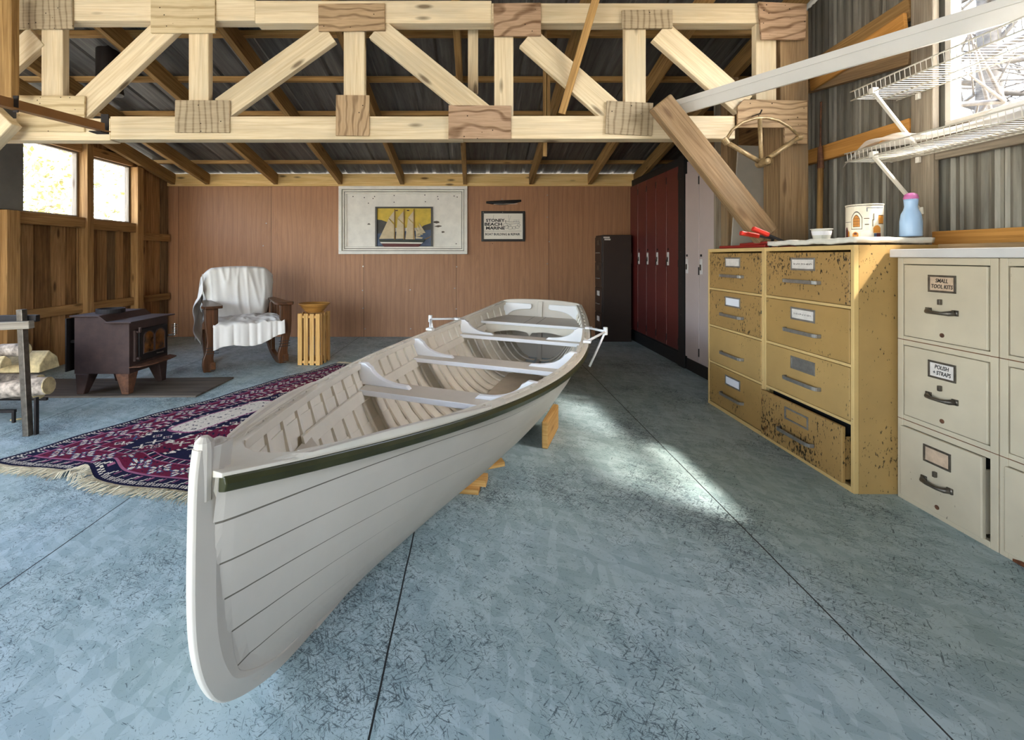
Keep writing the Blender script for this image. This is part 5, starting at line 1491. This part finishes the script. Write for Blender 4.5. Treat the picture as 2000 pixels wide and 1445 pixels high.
def relief(name, pts, m, d0, d1, bev=0):
    q = [rp(*p) for p in pts]; mb = MB(); mb.prism(q, (0, YB-d0, 0), (1, 0, 0), (0, 0, 1), (0, -1, 0), d1-d0)
    return mb.build(name, M[m], rl, org=O, bevel=bev)
relief('painted_sky', [(400, 298), (962, 298), (962, 500), (400, 500)], 'skyyellow', .010, .014)
relief('painted_hill', [(402, 415), (450, 420), (520, 445), (560, 600), (402, 600)], 'hill', .014, .016)
relief('painted_hill', [(962, 450), (880, 478), (800, 560), (962, 600)], 'hill', .014, .016)
relief('painted_sea', [(402, 560), (600, 540), (962, 520), (962, 705), (402, 705)], 'sea', .016, .018)
relief('hull', [(430, 622), (880, 620), (905, 615), (880, 650), (440, 648)], 'greenblk', .018, .045, .002)
relief('hull', [(440, 646), (878, 650), (862, 664), (450, 660)], 'signwhite', .018, .046, .002)
relief('hull', [(452, 660), (860, 664), (835, 694), (478, 694)], 'maroon', .018, .044, .004)
for pts in ([(527, 405), (582, 470), (590, 612), (428, 615)], [(582, 330), (586, 452), (528, 400)], [(618, 405), (682, 470), (690, 612), (598, 615)], [(676, 330), (682, 458), (618, 400)],
            [(724, 405), (782, 462), (796, 618), (696, 618)], [(778, 330), (784, 455), (724, 398)], [(836, 450), (905, 552), (858, 560)], [(820, 470), (880, 570), (828, 572)], [(800, 495), (855, 585), (806, 590)], [(802, 590), (878, 600), (868, 612), (802, 612)]):
    relief('sail', pts, 'sail', .02, .034, .003)
for x in (587, 683, 783):
    relief('mast', [(x-3, 310), (x+3, 310), (x+5, 630), (x-5, 630)], 'rafter', .02, .04)
for x, y in ((605, 322), (722, 322)): relief('pennant', [(x-14, y-4), (x+12, y-6), (x+14, y+6), (x-10, y+6)], 'chairwood', .014, .02)
relief('bowsprit', [(880, 622), (962, 585), (964, 590), (885, 632)], 'rafter', .02, .036)

t = thing('shop_sign', 'black framed cream sign with boat drawing and lettering on plywood wall', 'sign', (.373, YB, 1.45)); O = t.location
sx0, sx1, sz0, sz1 = .087, .659, 1.252, 1.648
mb = MB(); fw = .03
mb.box((sx0, YB-.028, sz0), (sx0+fw, YB, sz1)); mb.box((sx1-fw, YB-.028, sz0), (sx1, YB, sz1)); mb.box((sx0+fw, YB-.028, sz0), (sx1-fw, YB, sz0+fw)); mb.box((sx0+fw, YB-.028, sz1-fw), (sx1-fw, YB, sz1))
mb.build('sign_frame', M['blackframe'], t, org=O, bevel=.004)
mb = MB(); mb.box((sx0+fw, YB-.014, sz0+fw), (sx1-fw, YB, sz1-fw)); face = mb.build('sign_face', M['signwhite'], t, org=O)
def st(body, zx, zy, h, **k):
    x, z = rp(zx, zy); return text_mesh(body, h, M['ink'], face, Vector((x, YB-.0155, z))-O, (PI/2, 0, 0), **k)
st('STONEY', 1616, 426, .054, bold=.0018, width=.245); st('BEACH', 1597, 465, .054, bold=.0018, width=.228); st('MARINE', 1617, 504, .054, bold=.0018, width=.245)
st('BOAT BUILDING & REPAIR', 1691, 567, .040, bold=.0008, width=.455)
def line(pts, r=.0018, cl=False):
    mb = MB(); q = [rp(*p) for p in pts]; mb.tube([(a, YB-.0145, b) for a, b in q], r, 5, closed=cl); mb.build('drawn_line', M['ink'], face, org=O)
line([(1503, 535), (1888, 533)], .0012)
line([(1715, 425), (1725, 450), (1770, 462), (1866, 452), (1868, 440)]); line([(1715, 425), (1760, 440), (1868, 440)]); line([(1725, 450), (1725, 425)])
line([(1600, 368), (1594, 420)], .001); line([(1752, 362), (1758, 438)], .001); line([(1778, 375), (1758, 430)], .001); line([(1592, 485), (1597, 535)], .0008)
for cx_, cy_, a, b in ((1718, 470, 24, 13), (1735, 492, 22, 14), (1770, 500, 26, 16), (1808, 500, 20, 13), (1842, 492, 22, 13), (1858, 472, 15, 12), (1760, 478, 20, 8)):
    line([(cx_+a*math.cos(k*.628), cy_+b*math.sin(k*.628)) for k in range(10)], .0016, True)
for x0, x1, y in ((1802, 1866, 420), (1802, 1866, 430)): line([(x0, y), (x1, y-2)], .0008)
line([(1808, 445), (1808, 430)], .001); line([(1835, 445), (1835, 420)], .001); line([(1855, 443), (1855, 425)], .001)
for x, y in ((1692, 343), (1496, 345), (1588, 662)):
    a, b = rp(x, y); mb = MB(); mb.tube([(a, YB-.031, b), (a, YB-.027, b)], .005, 8); mb.build('screw', M['steel'] if y < 600 else M['ink'], t, org=O)
t = thing('half_model_hull', 'slim black half model hull hung above the shop sign', 'model boat', (.38, YB, 1.77)); O = t.location
mb = MB(); q = []
n = 24; x0, x1 = .152, .612
def hb(u): return .040*min(1, (math.sin(PI*min(1, u*.62+.30)))**.6)*(.55+.45*min(1, u*5))*(1 if u < .97 else .8)
V = []; F = []; U = []
for i in range(n+1):
    u = i/n; x = x0+(x1-x0)*u; zt_ = 1.792+.008*u-.014*(1-u)**2; h = .028+.034*math.sin(PI*min(1, u*1.0))
    for k in range(7): a = PI*k/6; V.append((x, YB-.001-.035*math.sin(a)*(.3+.7*math.sin(PI*min(.97, max(.06, u)))), zt_-h*(1-math.cos(a))/2))
for i in range(n):
    for k in range(6): F.append((i*7+k, (i+1)*7+k, (i+1)*7+k+1, i*7+k+1)); U.append([(0, 0)]*4)
mb.add(V, F, U); mb.build('half_hull', M['black'], t, org=O, smooth=True)
mb = MB(); mb.beam((.25, YB-.02, 1.738), (.56, YB-.02, 1.744), .012, .004); mb.build('keel_strip', M['signwhite'], t, org=O)
mb = MB(); mb.tube([(.36, YB-.012, 1.803), (.36, YB-.004, 1.806)], .008, 8); mb.build('nail', M['steel'], t, org=O)
# screw heads in the plywood
for px, py in ((709, 520), (708, 567), (801, 566), (892, 521), (888, 563), (891, 603), (1069, 381), (1069, 424), (1069, 515), (1073, 472), (709, 602), (713, 642), (802, 642), (520, 436), (514, 480)):
    p = P(px, py, YW); mb = MB(); mb.tube([(p.x, YB-.003, p.z), (p.x, YB+.004, p.z)], .008, 8)
    wb = bpy.data.objects['wall_back']; mb.build('screw_head', M['steel'], wb, org=wb.location)
# ---------------------------------------------------------------- outside
mb = MB(); mb.grid(lambda u, v: (-40+u*80, -40+v*80, -.06), 4, 4)
g = mb.build('ground', M['snow'], org=(0, 0, 0)); g['kind'] = 'structure'
def branchy(base, h, r, n, label, name, cat, group, spread=.6, seed=1, twigs=4, leaf=0, bark='twig'):
    rnd = random.Random(seed)
    t = thing(name, label, cat, base, group=group); O = Vector(base)
    mb = MB(); tips = []
    top = O+Vector((rnd.uniform(-.2, .2), rnd.uniform(-.2, .2), h))
    tr_ = [O+(top-O)*i/6+Vector((rnd.uniform(-.06, .06), rnd.uniform(-.06, .06), 0)) for i in range(7)]
    mb.tube(tr_, [r*(1-.12*i) for i in range(7)], 8); mb.build('trunk', M[bark], t, org=O, smooth=True)
    mb = MB()
    for k in range(n):
        f = rnd.uniform(.12, 1); i = min(int(f*6), 5); p = tr_[i]+(tr_[i+1]-tr_[i])*(f*6-i); L = h*spread*rnd.uniform(.4, 1)*(1.1-f*.5)
        a = rnd.uniform(0, 2*PI); d = Vector((math.cos(a), math.sin(a), rnd.uniform(-.1, .7))).normalized(); pts = [p]
        for q in range(4): d = (d+Vector((rnd.uniform(-.4, .4), rnd.uniform(-.4, .4), rnd.uniform(-.2, .3)))).normalized(); pts.append(pts[-1]+d*L/4)
        rr = r*.3*(1.2-f); mb.tube(pts, [rr*(1-.22*j) for j in range(5)], 5, caps=False)
        for w in range(twigs):
            j = rnd.randint(1, 3); d2 = (d+Vector((rnd.uniform(-1, 1), rnd.uniform(-1, 1), rnd.uniform(-.6, .9)))).normalized(); L2 = L*rnd.uniform(.2, .5)
            e = [pts[j], pts[j]+d2*L2*.5+Vector((0, 0, rnd.uniform(-.05, .05))), pts[j]+d2*L2]
            mb.tube(e, [rr*.45, rr*.3, rr*.15], 4, caps=False); tips.append(e[2]); tips.append(e[1])
    mb.build('branches', M[bark], t, org=O, smooth=True)
    if leaf:
        mb = MB()
        for _ in range(leaf):
            c = rnd.choice(tips)+Vector((rnd.gauss(0, .08), rnd.gauss(0, .08), rnd.gauss(0, .08))); a = Vector((rnd.gauss(0, 1), rnd.gauss(0, 1), rnd.gauss(0, 1))).normalized(); b = a.orthogonal().normalized(); s_ = rnd.uniform(.03, .07)
            mb.add([c-a*s_, c+b*s_*.5, c+a*s_, c-b*s_*.5], [(0, 1, 2, 3)], [[(0, 0)]*4])
        f_ = mb.build('foliage', M['leaf'], t, org=O); f_['kind'] = 'stuff'
branchy((-6.6, 6.7, -.06), 2.6, .05, 60, 'pale bushy shrub outside, seen through the left window by the grey board', 'shrub', 'shrub', 'shrubs outside the left windows', .75, 3, 5, 900)
branchy((-7.2, 8.4, -.06), 3.0, .05, 60, 'pale twiggy shrub outside, seen through the window nearer the plywood', 'shrub', 'shrub', 'shrubs outside the left windows', .75, 5, 5, 700)
branchy((-9.2, 8.8, -.06), 5.0, .12, 50, 'bare tree standing behind the shrubs outside the left windows', 'tree', 'tree', None, .5, 8, 5)
branchy((6.3, 5.6, -.06), 6.0, .2, 80, 'bare grey tree trunk and branches outside the right window', 'tree', 'tree', None, .55, 11, 7, bark='greytwig')
branchy((7.6, 4.4, -.06), 6.5, .12, 60, 'thin bare tree outside at the far right of the window', 'tree', 'tree', None, .55, 12, 6, bark='greytwig')

def pine(c, rx, rz, base, label):  # unseen crown added to thin the sunlight that reaches the floor
    rnd = random.Random(5); t = thing('added_shade_tree', label, 'tree', (*base, -.06)); O = t.location
    mb = MB(); mb.tube([(*base, -.06), ((base[0]*.7+c[0]*.3), (base[1]*.7+c[1]*.3), c[2]*.6), c], [.16, .12, .06], 8); mb.build('trunk', M['twig'], t, org=O)
    mb = MB()
    for _ in range(4200):
        a = rnd.uniform(0, 2*PI); q = rnd.uniform(0, 1)**.5; h = rnd.uniform(-1, 1)
        p = Vector((c[0]+rx*q*math.cos(a), c[1]+rx*q*math.sin(a), c[2]+rz*h*(1-.5*q*q)))
        if p.z-1.47*(p.x-2.3) < 2.02: continue  # foliage cut away where the low sun rays should pass
        u = Vector((rnd.gauss(0, 1), rnd.gauss(0, 1), rnd.gauss(0, .6))).normalized(); v = u.orthogonal().normalized(); s_ = rnd.uniform(.06, .13)
        mb.add([p-u*s_, p+v*s_*.6, p+u*s_, p-v*s_*.6], [(0, 1, 2, 3)], [[(0, 0)]*4])
    o = mb.build('foliage', M['leaf'], t, org=O); o['kind'] = 'stuff'
pine((4.5, -.16, 5.65), 1.5, .9, (6.4, -1.4), 'unseen tree added outside the tin wall to thin the sun')
# ---------------------------------------------------------------- light
W = bpy.data.worlds.new('sky'); S.world = W; W.use_nodes = True; nt = W.node_tree
sky = nt.nodes.new('ShaderNodeTexSky'); sky.sky_type = 'NISHITA'; sky.sun_disc = False
sky.sun_elevation = math.radians(48); sky.sun_rotation = math.radians(130); sky.air_density = 1.0; sky.dust_density = 2.0
hs = nt.nodes.new('ShaderNodeHueSaturation'); hs.inputs['Saturation'].default_value = .74; nt.links.new(sky.outputs[0], hs.inputs['Color'])
bg = nt.nodes['Background']; nt.links.new(hs.outputs[0], bg.inputs[0]); bg.inputs[1].default_value = SKY
L = bpy.data.lights.new('sun', 'SUN'); L.energy = SUN; L.angle = .11; L.color = (1, .94, .84)
o = bpy.data.objects.new('sun', L); COL.objects.link(o); o['kind'] = 'helper'
o.location = (8, -8, 8); o.rotation_euler = Vector((1, -.8, 1.47)).to_track_quat('Z', 'Y').to_euler()
def portal(name, c, sx, sy, d):
    a = bpy.data.lights.new(name, 'AREA'); a.shape = 'RECTANGLE'; a.size = sx; a.size_y = sy; a.cycles.is_portal = True
    o = bpy.data.objects.new(name, a); COL.objects.link(o); o.location = c; o.rotation_euler = Vector(d).to_track_quat('-Z', 'Y').to_euler(); o['kind'] = 'helper'
portal('portal_front', ((DX0+DX1)/2, YF-.05, DZ/2), DX1-DX0, DZ, (0, 1, 0))
for w in WIN: portal('portal_left', (XL-.05, (w[0]+w[1])/2, (w[2]+w[3])/2), (w[1]-w[0]), (w[3]-w[2]), (1, 0, 0))
for w in RW: portal('portal_right', (XR+.06, (w[0]+w[1])/2, (w[2]+w[3])/2), (w[1]-w[0]), (w[3]-w[2]), (-1, 0, 0))

cam = bpy.data.cameras.new('camera'); co = bpy.data.objects.new('camera', cam); COL.objects.link(co)
cam.sensor_width = 36; cam.sensor_fit = 'HORIZONTAL'; cam.lens = FP/2000*36
cam.shift_x = (1000-CX)/2000; cam.shift_y = -(722.5-CY)/2000; cam.clip_start = .02
co.location = (0, 0, EYE); co.rotation_euler = (PI/2, 0, 0)
S.camera = co
S.view_settings.view_transform = 'Standard'; S.view_settings.look = 'None'; S.view_settings.gamma = 1
S.view_settings.use_curve_mapping = False; S.view_settings.exposure = EXPO
S.cycles.max_bounces = 10; S.cycles.diffuse_bounces = 6; S.cycles.transparent_max_bounces = 12
S.cycles.use_denoising = True; S.cycles.sample_clamp_indirect = 8
